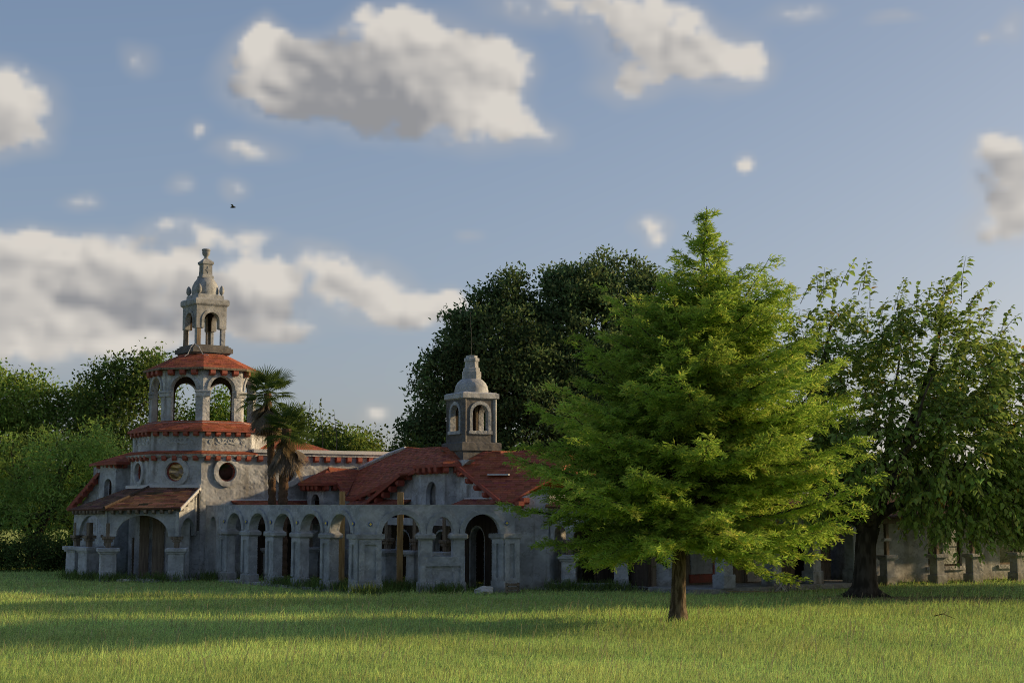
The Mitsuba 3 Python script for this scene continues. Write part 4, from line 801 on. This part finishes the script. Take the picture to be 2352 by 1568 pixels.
# ------------------------------------------------------------------ bald cypress on the lawn
def cypress():
    r = np.random.default_rng(5); k = thing('cypress_tree', 'large feathery bright green cypress standing alone on the lawn before the house', 'tree')
    X, Y = 5.6, 50.9
    zt = np.array([-.2, .1, .5, 1.2, 3, 5, 7, 9, 11, 12.6, 13.8, 14.25]); rt = np.array([.46, .36, .275, .245, .225, .20, .19, .145, .1, .06, .03, .01])
    axis = lambda z: V(X + .075 * z - .35 * math.sin(z * .35) * .35, Y + .1 * math.sin(z * .5), z)
    put('trunk', tube([axis(z) for z in zt], rt, 14), 'bark', k, smooth=True)
    zz = np.array([2.0, 2.9, 4.2, 5.8, 6.9, 7.9, 9.2, 10.8, 11.6, 12.3, 12.9, 13.6, 14.3]); rr = np.array([4.3, 5.2, 6.2, 6.4, 6.0, 5.5, 4.6, 3.3, 2.4, 1.75, 1.2, .6, .2])
    limbs, twigs, Ps, Ds, Ls, cs = [], [], [], [], [], []
    LEADERS = [(9.1, 51.3, 12.5), (8.6, 51.8, 11.6), (10.4, 50.5, 9.9), (3.2, 50.4, 11.0), (9.4, 50.2, 10.9), (2.3, 51.5, 9.4), (11.0, 51.5, 8.4), (11.7, 50.6, 5.9), (12.0, 51.0, 4.5), (11.5, 50.1, 3.5), (11.1, 51.6, 6.9), (11.5, 49.8, 5.2)]
    n = 420; ga = 2.39996
    for i in range(n):
        t = (i + .5) / n; zb = 3.0 + 10.9 * t ** 1.22; az = i * ga + r.normal() * .25
        R, kr, wob = np.interp(zb, zz, rr), np.interp(zb, [3, 4, 6, 9, 12, 14], [-.2, -.08, .06, .28, .6, 1.3]) + r.normal() * .12, r.uniform(.42, 1.08) * (1 + .1 * math.cos(az))
        for _ in range(4): R = .5 * R + .5 * np.interp(zb + kr * R, zz, rr)
        R *= wob; rise = kr * R          # lower boughs droop, upper ones climb
        if zb < 4.6 and r.random() < .45: rise -= .16 * R
        lob = meshkit.fbm(np.array([[math.cos(az) * 1.5 + 5, math.sin(az) * 1.5 + 5, zb * .42]]), 2, 9)[0]
        if i >= len(LEADERS) and ((lob < .33 and zb < 10.5) or (zb > 10.8 and r.random() < .5)): continue
        R *= .74 + .52 * lob; rise *= (.74 + .52 * lob) * (.75 if zb > 11 else 1); limb_tone = 1 + r.normal() * .16
        R = min(R, 1.04 * np.interp(zb + rise, zz, rr)) if rise > -.5 * R else R
        if i < len(LEADERS):
            e = V(*LEADERS[i]); limb_tone = 1.05; zb = e[2] - (.95 if e[2] > 7.5 else .12) * np.linalg.norm(e[:2] - [X, Y]) - .3; dv = e - axis(zb); az = math.atan2(dv[1], dv[0]); R = np.linalg.norm(dv[:2]); rise = dv[2]
        o = axis(zb); h = V(math.cos(az), math.sin(az), 0); side = V(-math.sin(az), math.cos(az), 0)
        tt = np.linspace(0, 1, 9)[:, None]; bend = r.normal() * .12 * R
        path = o + h * R * tt + side * bend * np.sin(tt * 2.2) + V(0, 0, 1) * (rise * tt - .06 * R * np.sin(tt * math.pi) + .05 * R * tt ** 3)
        limbs.append(tube(path, np.linspace(.012 + .012 * R, .006, 9), 5, cap=False))
        m = int(5 + R * 5.2)
        for j in range(m):
            s = .16 + .84 * (j + r.random()) / m; p0 = path[0] * 0 + np.array([np.interp(s, tt[:, 0], path[:, a]) for a in range(3)])
            sg = 1 if j % 2 else -1; ang = r.uniform(.5, 1.15) * (1 if s < .95 else .3)
            dd = h * math.cos(ang) + side * sg * math.sin(ang); dd = unit(dd + V(0, 0, r.normal() * .22 + (rise / max(R, .3)) * .35))
            l = (.45 + .75 * (1 - s)) * min(1, (.15 if zb > 10.8 else .35) + R / 4.5) * r.uniform(.7, 1.35)
            if r.random() < .35: twigs.append(tube([p0, p0 + dd * l * .6], [.008, .004], 3, cap=False))
            q = max(4, int(l * 30)); a = (np.arange(q) + r.random(q)) / q
            P = p0 + dd * l * a[:, None] + V(0, 0, -1) * (.10 * l * a[:, None] ** 2)
            sd = unit(np.cross(dd, [0, 0, 1.])); sg2 = np.where(np.arange(q) % 2, 1, -1)[:, None]
            D = unit(dd * r.uniform(.5, 1.1, (q, 1)) + sd * sg2 * r.uniform(.5, 1.1, (q, 1)) + V(0, 0, 1) * (r.normal(size=(q, 1)) * .28 - .08))
            Ps.append(P); Ds.append(D); Ls.append(.24 * r.uniform(.65, 1.3, q) * (1 - .35 * a)); cs.append(np.full(q, limb_tone * (1 + r.normal() * .16)))
        # tuft at the tip
    put('limb', cat(limbs + twigs), 'dark_bark', k, smooth=True)
    P, D, L, c = np.vstack(Ps), np.vstack(Ds), np.concatenate(Ls), np.concatenate(cs)
    r2 = np.random.default_rng(6); S = unit(np.cross(D, V(0, 0, 1) + r2.normal(size=D.shape) * .5))
    reps = 2
    P = np.repeat(P, reps, 0) + r2.normal(size=(len(P) * reps, 3)) * .035; D = unit(np.repeat(D, reps, 0) + r2.normal(size=P.shape) * .28); S = np.repeat(S, reps, 0); L = np.repeat(L, reps); c = np.repeat(c, reps)
    v, f = kites(P, D, S, L * 1.12, .05, .3, .5)
    col = tint((.34, .50, .09), len(P), r2, .16, .08) * np.clip(c, .5, 1.6)[:, None]
    put('crown', (v, f), 'leaves', k, color=np.repeat(np.clip(col, .004, .6), 4, 0), kind='stuff')
    return len(P)
cypress()

# ------------------------------------------------------------------ big leaved tree at right
def big_leaf_tree():
    r = np.random.default_rng(17); k = thing('shade_tree', 'broad dark tree with big drooping leaves and a leaning trunk at right', 'tree')
    b = V(15.3, 65.2, 0)
    wood = [tube([b + V(-.1, 0, -.2), b + V(-.05, 0, .12), b + V(0, 0, .45), b + V(.02, 0, 1.2), b + V(.08, .05, 2.2), b + V(.25, .1, 3.0)], [.95, .72, .56, .47, .45, .5], 16)]
    for an in (2.6, 3.6, .3, -.6, 1.2, 4.6): wood.append(tube([b + V(.3 * math.cos(an), .3 * math.sin(an), .3), b + V(.75 * math.cos(an), .6 * math.sin(an), .06), b + V(1.25 * math.cos(an), 1.0 * math.sin(an), -.08)], [.24, .16, .06], 7))
    forks = [([(.2, .1, 2.9), (1.0, .2, 4.3), (2.2, .3, 6.6), (3.2, .6, 9.5), (3.8, .4, 12.6)], .36), ([(.05, 0, 2.7), (-.8, .2, 4.2), (-1.2, .4, 6.5), (-1.6, .6, 9.5), (-1.2, .6, 12.0)], .3), ([(.5, .1, 3.3), (2.4, -.4, 4.4), (4.8, -1.0, 6.0), (7.0, -1.2, 8.0)], .24), ([(.3, .3, 3.2), (1.4, 2.0, 5.0), (2.4, 4.0, 8.0), (3.0, 4.6, 11)], .24), ([(.1, -.1, 3.0), (.4, -2.0, 4.6), (1.2, -4.0, 6.5), (1.8, -4.8, 9.0)], .22), ([(.0, .1, 3), (-2.2, .6, 4.6), (-4.2, 1.0, 6.8), (-5.2, 1.2, 9.2)], .2)]
    segs = []
    for pts, r0 in forks:
        p = np.array([b + V(*q) for q in pts]); t = np.linspace(0, 1, len(p)); tt = np.linspace(0, 1, 10); p = np.stack([np.interp(tt, t, p[:, a]) for a in range(3)], 1); p[1:] += r.normal(size=(9, 3)) * .08
        wood.append(tube(p, r0 * (1 - .85 * tt), 8)); segs.append(p)
    ctr = b + V(3.4, 0, 7.6)
    # shoots leave the limbs outwards, arch up then bow over, and carry two rows of hanging leaves
    P, D, L, twigs = [], [], [], []
    def shoot(p0, d0, ln, big=False):
        n = 9; t = np.linspace(0, 1, n)[:, None]; droop = .35 if not big else .2
        path = p0 + d0 * ln * t + V(0, 0, -1) * droop * ln * t ** 2.2
        twigs.append(tube(path, np.linspace(.016, .006, n), 4, cap=False))
        m = int(ln * 11); s = np.linspace(.12, 1, m); pp = np.stack([np.interp(s, t[:, 0], path[:, a]) for a in range(3)], 1)
        side = unit(np.cross(d0, [0, 0, 1.])); sg = np.where(np.arange(m) % 2, 1, -1)[:, None]
        dd = unit(d0 * r.uniform(.3, .8, (m, 1)) + side * sg * r.uniform(.5, 1, (m, 1)) + V(0, 0, -1) * r.uniform(.15, .9, (m, 1)) + r.normal(size=(m, 3)) * .15)
        P.append(pp + dd * .08); D.append(dd); L.append(np.full(m, .345) * r.uniform(.65, 1.2, m) * (1.08 - .45 * s ** 3))
    blobs = np.array([(3.2, 0, 9.4, 3.6, 4.4, 3.4), (-1.8, .3, 9.0, 3.2, 3.6, 3.2), (6.4, -.4, 7.6, 4.4, 4.6, 3.6), (2.6, -1.5, 6.2, 5.2, 4.2, 3.0), (-3.2, .8, 7.2, 3.0, 3.4, 3.0), (8.6, -.6, 5.2, 3.2, 3.6, 2.6), (4.2, -1.8, 4.0, 3.4, 2.8, 1.8), (2.0, 2.5, 8, 4, 3.5, 3.4), (-1.6, .2, 10.9, 2.0, 2.2, 2.0), (3.0, 0, 11.3, 2.0, 2.2, 1.8), (7.2, 0, 4.0, 3, 3, 1.6), (-3.4, .4, 5.0, 2.4, 2.6, 2.0), (-2.2, .8, 3.9, 2.0, 2.2, 1.2), (-1.2, 1.2, 5.2, 2.2, 2.2, 2), (8.0, 0, 7.8, 3.2, 3, 2.6), (9.5, -.5, 6.2, 2.6, 3, 2.4)])
    for i in range(3500):
        bl = blobs[r.choice(len(blobs), p=(w := np.prod(blobs[:, 3:], 1) ** .667) / w.sum())]
        d = rand_dirs(1, r)[0]; q = b + bl[:3] + d * bl[3:] * r.uniform(.5, 1) ** .5
        if q[2] < 2.1 or (q[2] < 3.4 and abs(q[0] - b[0]) < 1.3): continue
        if meshkit.fbm((q * .45)[None], 3, 77)[0] < .375: continue
        out = unit(q - ctr); d0 = unit(out * .9 + V(.25, 0, .55) * (1 if q[2] > 6 else .1) + r.normal(size=3) * .45 + V(0, 0, -.3) * (q[2] < 4.5))
        ln = r.uniform(.7, 1.5); shoot(q - d0 * ln * .7, d0, ln)
    for i in range(95):                       # long whips on the skyline
        a = r.uniform(-.2, 1.25); x = b[0] + r.uniform(-5.2, 8.8); yy = b[1] + r.normal() * 2
        top = np.interp(x - b[0], [-5.2, -2.8, -1.2, .6, 2.3, 3.6, 5.2, 7, 9], [11.3, 13.2, 13.9, 11.4, 13.8, 13.8, 12.4, 10.6, 8.8])
        shoot(V(x, yy, top + .5 - r.uniform(.9, 2.2)), unit(V(r.uniform(-.15, .9), r.normal() * .3, 1.0)), r.uniform(1.1, 2.1), True)
    put('trunk', cat(wood), 'dark_bark', k, smooth=True); put('twig', cat(twigs), 'dark_bark', k, smooth=True, kind='stuff')
    P, D, L = np.vstack(P), np.vstack(D), np.concatenate(L); n = len(P)
    S = unit(np.cross(D, V(0, 0, 1) + r.normal(size=D.shape) * .35)); S = unit(S - (S * D).sum(1, keepdims=True) * D); N = np.cross(D, S); N *= np.sign(N[:, 2:3] + 1e-6)
    # leaf: stalk end, two shoulders, tip, folded on the midrib and bowed down
    W = L * .62; u = lambda a, w, h: P + D * (L * a)[:, None] + S * (W * w)[:, None] + N * (L * h)[:, None]
    v = np.stack([u(0, 0, 0), u(.28, .46, .07), u(.3, 0, .02), u(.28, -.46, .07), u(.68, .32, -.0), u(.7, 0, -.05), u(.68, -.32, -.0), u(1, 0, -.2)], 1)
    f = np.array([[0, 2, 1], [0, 3, 2], [1, 2, 5], [1, 5, 4], [3, 6, 5], [3, 5, 2], [4, 5, 7], [6, 7, 5]])
    col = tint((.26, .37, .10), n, r, .2, .08); old = r.random(n) < .012; col[old] = (.4, .26, .04)
    # the 300 that stand out most (skyline and near side) are leaves of their own
    score = P[:, 2] * .9 - (P[:, 1] - b[1]) * .6 + .5 * r.random(n); one = np.argsort(-score)[:300]
    for i in one:
        put('leaf', mikit.ply((v[i], f), 'leaves', color=np.tile(col[i], (8, 1))), None, k)
    rest = np.setdiff1d(np.arange(n), one)
    put('crown', (v[rest].reshape(-1, 3), (f[None] + np.arange(len(rest))[:, None, None] * 8).reshape(-1, 3)), 'leaves', k, color=np.repeat(col[rest], 8, 0), kind='stuff')
    return n
big_leaf_tree()

# sapling with big leaves behind the cypress trunk
broadleaf('sapling', 'dark big leaved sapling close behind the cypress trunk', 'sapling', (6.8, 61.0, 0), .05, [(6.6, 61, 2.9, .6, .5, .6), (5.9, 61, 2.6, .6, .6, .5), (5.7, 60.9, 2.0, .45, .4, .35)], 260, (.3, .2), (.06, .095, .03), 31, cl_r=.22, per=10, up=-.4)

# ------------------------------------------------------------------ dark oaks behind the pavilion
OAK = (.105, .165, .07)
broadleaf('oak_tree', 'tall dark oak with a ragged crown directly behind the pavilion lantern', 'tree', (-.5, 97, 0), .55, [(-.8, 97, 13.6, 3.9, 4, 4.6), (-3.7, 97, 10.4, 2.8, 3, 3.6), (-5.2, 96.5, 6.8, 2.3, 2.5, 2.9), (1.2, 96, 9.0, 4.6, 4, 5.6), (-.1, 97, 17.4, 1.5, 1.6, 1.9), (-2.7, 97, 14.4, 1.8, 2, 2.0), (-2.6, 96.5, 5.4, 4.0, 3, 3.4), (-5.9, 96, 9.0, 1.1, 1.2, 1.2), (-4.6, 96, 12.4, 1.2, 1.3, 1.4), (-1.7, 97, 17.0, .9, 1, 1.2), (-6.6, 96, 5.6, 1.5, 1.5, 1.4), (1.4, 97, 16.2, 1.1, 1.1, 1.5), (-3.4, 97, 15.6, .8, .8, 1.1)], 85000, (.27, .16), OAK, 41, per=44, cl_r=.40)
broadleaf('oak_tree', 'tallest dark oak, its domed crown rising just left of the cypress top', 'tree', (6.2, 99, 0), .6, [(5.6, 99, 15.0, 4.2, 4, 4.8), (4.2, 99, 17.9, 2.2, 2.2, 2.0), (7.8, 99, 17.6, 2.4, 2.4, 2.2), (3.4, 98, 11.0, 3.8, 3.5, 5.6), (8.4, 98.5, 11.0, 4.2, 3.5, 6.0), (6, 98, 6, 5, 3, 4.2), (9.8, 99, 17.8, 1.3, 1.6, 1.5), (3.2, 99, 19.0, 1.0, 1.3, 1.0), (11.6, 99, 14, 2.2, 2, 3), (6.2, 99, 19.7, 1.1, 1.2, 1.0), (8.4, 99, 19.4, .9, 1, .9)], 85000, (.27, .16), (.125, .19, .08), 42, per=44, cl_r=.40)
broadleaf('oak_tree', 'lower dark tree at the left foot of the oaks beside the lantern', 'tree', (-5.8, 93, 0), .3, [(-6.2, 93, 6.0, 1.6, 1.8, 2.0), (-7.6, 93.5, 4.6, 1.7, 1.8, 1.9), (-4.6, 93, 5, 2, 2, 2.4)], 16000, (.2, .12), (.08, .13, .035), 43, per=45, cl_r=.4)

# ------------------------------------------------------------------ woods on the left and between the towers
GREEN = (.22, .33, .08)
ltrees = [('far left tree with a rounded crown cut by the picture edge', (-37, 103, 0), [(-36.5, 103, 9.2, 4.2, 3.5, 4.4), (-33.8, 103, 10.6, 2.2, 2.2, 2.6), (-38.5, 103, 6, 4, 3, 4)], 30000, GREEN, 51),
 ('low crowned tree second from the left behind the willow', (-30.5, 104, 0), [(-30.4, 104, 8.4, 3.0, 3, 4.2), (-32, 103, 5.4, 3.5, 3, 4), (-29.5, 104, 10.6, 1.5, 1.6, 1.7)], 16000, (.14, .215, .055), 52),
 ('dark tree with two pointed heads just left of the tower drum', (-26.6, 102, 0), [(-27.6, 102, 10.4, 2.2, 2, 3.8), (-24.9, 102, 11.2, 2.1, 2, 3.6), (-26, 101, 6.4, 3.5, 3, 4.6), (-25.2, 102, 13.0, 1.3, 1.2, 1.4), (-28, 102, 12.2, 1.2, 1.2, 1.6)], 17000, (.115, .18, .05), 53),
 ('round tree seen through the right arch of the tower drum', (-19.8, 107, 0), [(-20.5, 107, 9.0, 2.3, 2.2, 3.6), (-23.4, 107, 7.4, 2.2, 2.2, 3.2), (-17.6, 107, 6.8, 2.4, 2.5, 3.2), (-20.3, 107, 5.4, 3, 2.5, 3)], 26000, (.14, .23, .045), 54),
 ('leafy tree rising behind the palms', (-14.6, 104, 0), [(-14.4, 104, 7.4, 2.8, 2.5, 3.2), (-16.6, 104, 6.6, 2.4, 2.5, 3.4), (-12.6, 104, 6.4, 2.2, 2, 3.0)], 13000, (.135, .205, .05), 55),
 ('sunlit bushy tree midway between the palms and the oaks', (-11.2, 102, 0), [(-11, 102, 6.6, 2.6, 2.5, 3.0), (-9.4, 102, 5.2, 2.3, 2.5, 2.6), (-12.6, 102, 5.6, 1.8, 2, 2.6)], 12000, (.15, .22, .055), 56),
 ('low tree at the right end of the wood behind the hall roof', (-8.0, 104, 0), [(-8.2, 104, 4.6, 1.8, 2.5, 2.6), (-6.6, 104, 4.8, 1.8, 2, 2.4)], 8000, (.11, .17, .045), 57)]
for lab, b, bl, n, c, sd in ltrees: broadleaf('woodland_tree', lab, 'tree', b, .32, bl, n, (.27, .16), c, sd, group='trees of the wood behind the house', per=42, cl_r=.5)
broadleaf('willow_tree', 'soft light green spreading tree at far left in front of the darker wood', 'tree', (-30.5, 95, 0), .3, [(-28.6, 94.5, 6.2, 2.6, 2.4, 2.6), (-31.6, 95, 5.6, 3.0, 2.4, 3.0), (-25.6, 94, 6.0, 2.0, 2.0, 2.4), (-29, 93.5, 3.2, 4.2, 2.4, 2.8), (-34.2, 95, 4.4, 2.6, 2.2, 3.2), (-27, 94.2, 8, 1.5, 1.5, 1.2), (-33, 94, 2, 3, 2, 2)], 30000, (.30, .07), (.26, .41, .105), 61, per=50, cl_r=.45, up=-.1)
for x, y, s, sd, lab in ((-33.2, 91.0, 1.0, 62, 'dark bush at the left picture edge under the pale tree'), (-28.6, 90.4, .9, 63, 'dark bush under the pale tree nearer the porch')):
    broadleaf('bush', lab, 'bush', (x, y, 0), .08, [(x, y, 1.0 * s, 2.4 * s, 1.4, 1.2 * s), (x + 1.8, y, .8, 1.4, 1, .9)], 5000, (.2, .1), (.09, .14, .045), sd, group='bushes under the pale tree', per=40, cl_r=.35)
# bare tipped shoots beside the palms
k = thing('young_ash', 'thin shoots with bare tips standing up right of the taller palm', 'sapling')
put('stem', cat([tube([V(x, 96, 3), V(x + .1, 96, 8.2), V(x + dx, 96, h)], [.07, .03, .008], 5) for x, dx, h in ((-13.3, .25, 10.7), (-12.3, -.15, 10.4), (-11.4, -.1, 9.9))]), 'old_wood', k)
r_ = np.random.default_rng(70); cc = np.array([V(-13.1, 96, 9.4), V(-13.0, 96, 8.6), V(-12.2, 96, 8.8), V(-11.5, 96, 8.6), V(-13.4, 96, 8.1), V(-12, 96, 8.0), V(-11, 96, 8.0)]); P_ = np.repeat(cc, 34, 0) + r_.normal(size=(34 * 7, 3)) * .28
put('leafage', kites(P_, unit(rand_dirs(len(P_), r_) + V(0, 0, -.4)), rand_dirs(len(P_), r_), .3, .11), 'leaves', k, color=np.repeat(tint((.06, .10, .025), len(P_), r_), 4, 0), kind='stuff')
# trees of the same kind out of frame to the right, and the distant edge of the field
for x, y, h, sd, lab in ((31.8, 73.2, 11, 81, 'tree beyond the right edge of the picture, nearest the shade tree'), (41, 71.5, 12, 82, 'tree beyond the right edge of the picture, further off along the lawn'), (50, 76, 15, 83, 'tree beyond the right edge of the picture, behind the east wing')):
    broadleaf('field_tree', lab, 'tree', (x, y, 0), .4, [(x, y, h * .62, 4.5, 4, h * .36), (x + 2, y - 1, h * .5, 4, 3.5, h * .3), (x - 2, y + 1, h * .48, 3.6, 3.5, h * .3)], 8000, (.45, .28), GREEN, sd, group='trees right of the picture', per=40, cl_r=.6)
r_ = np.random.default_rng(90); n_ = 9000
az_ = np.where(r_.random(n_) < .8, r_.uniform(-40, 40, n_), r_.uniform(-180, 180, n_)) * D2R; hgt = 5 + 5 * meshkit.fbm(np.stack([az_ * 30, az_ * 0, az_ * 0], 1), 4, 91)
dd = r_.uniform(260, 300, n_); P_ = np.stack([dd * np.sin(az_), dd * np.cos(az_), hgt * r_.random(n_) ** .7], 1)
put('distant_treeline', kites(P_, rand_dirs(n_, r_), rand_dirs(n_, r_), 4.2, 3.0), 'leaves', color=np.repeat(tint((.04, .06, .022), n_, r_), 4, 0), kind='stuff', label='low distant line of trees round the edge of the field', cat='trees')

# ------------------------------------------------------------------ two fan palms in the courtyard
def palm(base, mid, top, r0, label, seed, nf=26, size=1.15, skirt=1.9):
    r = np.random.default_rng(seed); k = thing('fan_palm', label, 'palm tree', 'fan palms in the courtyard')
    b, m, t = V(*base), V(*mid), V(*top); s = np.linspace(0, 1, 60)[:, None]
    ax = (1 - s) ** 2 * b + 2 * s * (1 - s) * m + s ** 2 * t
    rad = r0 * (1 + .12 * np.sign(np.sin(np.arange(60) * 2.1)) * r.random(60)) * (1 - .12 * s[:, 0])
    put('trunk', tube(ax, rad, 10), 'palm_fibre', k)
    st = []                                    # stubs of old leaf stalks on the trunk
    for i in range(110):
        q = r.uniform(.3, .95); c = np.array([np.interp(q, s[:, 0], ax[:, a]) for a in range(3)]); a = r.uniform(0, 6.3); d = unit(V(math.cos(a), math.sin(a), .9)); st.append(tube([c + d * r0 * .5, c + d * (r0 + .1)], [.035, .012], 4))
    put('stalk_stubs', cat(st), 'palm_fibre', k, kind='stuff')
    def fan(o, d, n, R, arc_, droop, col, pet, w=.055):
        d = unit(d); sd = unit(np.cross(d, V(0, 0, 1) + r.normal(size=3) * .15)); up = np.cross(sd, d)
        hub = o + d * pet + V(0, 0, -.12 * pet * pet); vs, fs = [], []
        pv, pf = tube([o, (o + hub) / 2 + V(0, 0, .03), hub], [.022, .018, .014], 4); vs.append(pv); fs.append(pf); c0 = len(pv)
        for a in np.linspace(-arc_, arc_, n):
            l = R * (1 - .25 * abs(a / arc_) ** 2) * r.uniform(.9, 1.05); e = unit(d * math.cos(a) + sd * math.sin(a) + up * .12 * abs(math.sin(a)))
            x = unit(np.cross(e, up)); g = V(0, 0, -1)
            p = [hub + x * .008, hub - x * .008, hub + e * l * .5 + x * w / 2 + g * droop * l * .1, hub + e * l * .5 - x * w / 2 + g * droop * l * .1, hub + e * l * .8 + x * w * .3 + g * droop * l * .32, hub + e * l * .8 - x * w * .3 + g * droop * l * .32, hub + e * l + g * droop * l * .62, hub + e * l * .5 + up * .02 + g * droop * l * .1]
            vs.append(np.array(p)); fs.append(np.array([[0, 1, 7], [0, 7, 2], [1, 3, 7], [2, 7, 4], [7, 5, 4], [7, 3, 5], [4, 5, 6]]) + c0); c0 += 8
        v = np.vstack(vs); return v, np.vstack(fs), np.tile(np.asarray(col) * (1 + r.normal() * .15), (len(v), 1))
    for i in range(nf):
        a = i * 2.39996 + r.normal() * .2; el = np.interp(i / nf, [0, .25, .6, 1], [1.2, .75, .2, -.45]) + r.normal() * .1
        v, f, c = fan(t + V(0, 0, .1 - .35 * i / nf), V(math.cos(a) * math.cos(el), math.sin(a) * math.cos(el), math.sin(el)), 26, size * r.uniform(.72, .95), 1.9, np.interp(el, [-.5, 1.2], [.8, .15]), (.085, .14, .04), size * r.uniform(.5, .85))
        put('frond', (v, f), 'leaves', k, color=np.clip(c, .005, 1))
    for i in range(44):
        a = r.uniform(0, 6.28); z = -r.uniform(.25, skirt * .55)
        v, f, c = fan(t + V(0, 0, z), V(math.cos(a) * .62, math.sin(a) * .62, -1 + .35 * (i % 3 == 0)), 15, 1.1 * r.uniform(.7, 1.1), .75, .3, (.235, .21, .18) if i % 4 else (.25, .19, .11), r.uniform(.3, .7), .06)
        put('dead_frond', (v, f), 'leaves', k, color=np.clip(c, .005, 1))
palm((-12.55, 78.3, 0), (-12.4, 78, 5), (-12.85, 78.0, 9.75), .21, 'taller of the two fan palms, its shaggy crown above the tower eaves', 101, 28, 1.2, 2.3)
palm((-11.75, 77.0, 0), (-11.9, 77, 4), (-11.65, 77.0, 7.85), .26, 'shorter fan palm with a thick skirt of dead fronds, right of the taller one', 102, 26, 1.1, 2.2)

# ------------------------------------------------------------------ lawn
def lawn():
    r = np.random.default_rng(200); P, H, W = [], [], []
    def fill(y0, y1, dens, h, w, x_of=lambda y: .35 * y + 5):
        n = int(dens * (x_of(y0) + x_of(y1)) * (y1 - y0)); y = r.uniform(y0, y1, n); x = r.uniform(-1, 1, n) * x_of(y)
        P.append(np.stack([x, y], 1)); H.append(h * r.gamma(6, 1 / 6., n)); W.append(np.full(n, w))
    fill(29, 38, 270, .135, .012); fill(38, 46, 200, .14, .014); fill(46, 56, 130, .15, .018); fill(56, 67, 85, .15, .022); fill(67, 96, 24, .16, .03, lambda y: .38 * y)
    P, H, W = np.vstack(P), np.concatenate(H), np.concatenate(W)
    m = meshkit.fbm(np.stack([P[:, 0] * .5, P[:, 1] * .5, P[:, 0] * 0], 1), 4, 7); m2 = meshkit.fbm(np.stack([P[:, 0] * .13, P[:, 1] * .2, P[:, 0] * 0], 1), 3, 17)
    H *= .55 + 1.0 * m
    bare = (((P[:, 0] - 17) / 5.5) ** 2 + ((P[:, 1] - 63.2) / 2.0) ** 2 < .4 + .9 * r.random(len(P))) | ((P[:, 1] > 65.8 + .62 * np.clip(P[:, 0] - 8, 0, 99)) & (P[:, 0] > 8) & (P[:, 0] < 17))
    H[bare] *= .35
    inside = (P[:, 1] > 70.5 + .62 * np.clip(P[:, 0] - 8, 0, 99)) & (P[:, 0] > 0) | ((P[:, 1] > 83) & (P[:, 0] > -24) & (P[:, 0] < 0))
    k = ~inside & ~(bare & (r.random(len(P)) < .55)); P, H, W, m, m2 = P[k], H[k], W[k], m[k], m2[k]; n = len(P)
    z = ground_z(P[:, 0], P[:, 1]) - .01; b = np.column_stack([P, z])
    a = r.uniform(0, 6.283, n); S = np.stack([np.cos(a), np.sin(a), a * 0], 1); ln = r.uniform(.1, .75, n) * H; a2 = r.normal(-.6, 1.2, n); Ld = np.stack([np.cos(a2), np.sin(a2), a2 * 0], 1)
    mid = b + Ld * (ln * .3)[:, None] + V(0, 0, 1) * (H * .55)[:, None]; tip = b + Ld * ln[:, None] + V(0, 0, 1) * (H * .95)[:, None]; w = (W / 2)[:, None]
    v = np.stack([b - S * w, b + S * w, mid + S * w * .8, mid - S * w * .8, tip], 1).reshape(-1, 3)
    f = (np.array([[0, 1, 2], [0, 2, 3], [3, 2, 4]])[None] + np.arange(n)[:, None, None] * 5).reshape(-1, 3)
    col = tint((.385, .54, .185), n, r, .2, .07) * (.55 + .9 * m2)[:, None] * np.stack([.85 + .3 * m, np.ones(n), .9 + .1 * m], 1)
    dry = r.random(n) < (.05 + .25 * np.clip(m2 - .45, 0, 1)); col[dry] = np.array([.38, .34, .17]) * r.uniform(.7, 1.2, (dry.sum(), 1))
    put('lawn_grass', (v, f), 'grass_blades', color=np.repeat(np.clip(col, .01, .9), 5, 0), kind='stuff', label='long unmown lawn grass', cat='grass')
    n = 900; y = r.uniform(34, 64, n); x = r.uniform(-1, 1, n) * (.35 * y + 3); b = np.stack([x, y, ground_z(x, y)], 1); h = r.uniform(.25, .5, n); a = r.normal(-.4, 1.3, n); d = np.stack([np.cos(a), np.sin(a), a * 0], 1)
    S = np.tile(V(1, 0, 0), (n, 1)); t = b + V(0, 0, 1) * h[:, None] + d * (h * .3)[:, None]
    v = np.stack([b - S * .006, b + S * .006, t - S * .006 + V(0, 0, 0), t + S * .012, t + d * .12 + V(0, 0, .03)], 1).reshape(-1, 3); f = (np.array([[0, 1, 3], [0, 3, 2], [2, 3, 4]])[None] + np.arange(n)[:, None, None] * 5).reshape(-1, 3)
    put('seed_stalks', (v, f), 'grass_blades', color=np.repeat(tint((.42, .40, .22), n, r, .15, .05), 5, 0), kind='stuff', label='pale seed stalks standing above the lawn', cat='grass')
    n = 5000; seeds = np.array([(-8.4, 69.8), (-9.6, 71.3), (-7.6, 69.2), (-5.6, 69), (-5.0, 69.2), (-10.8, 73), (-15.5, 78.6), (-6.2, 66.3), (-20.5, 77.6), (-22.3, 78.6), (-18.2, 77.3), (-23.2, 80.6), (-3, 67.4), (2.5, 69.2), (4.5, 69)])
    b = seeds[r.integers(len(seeds), size=n)] + r.normal(size=(n, 2)) * [.55, .4]; b = np.column_stack([b, np.zeros(n)]); D = unit(np.column_stack([r.normal(size=(n, 2)) * .35, np.ones(n)]))
    put('weed_tufts', kites(b, D, rand_dirs(n, r), r.uniform(.25, .7, n), .03, .2), 'grass_blades', color=np.repeat(tint((.11, .17, .05), n, r), 4, 0), kind='stuff', label='taller weeds growing round the pier feet', cat='weeds')
lawn()
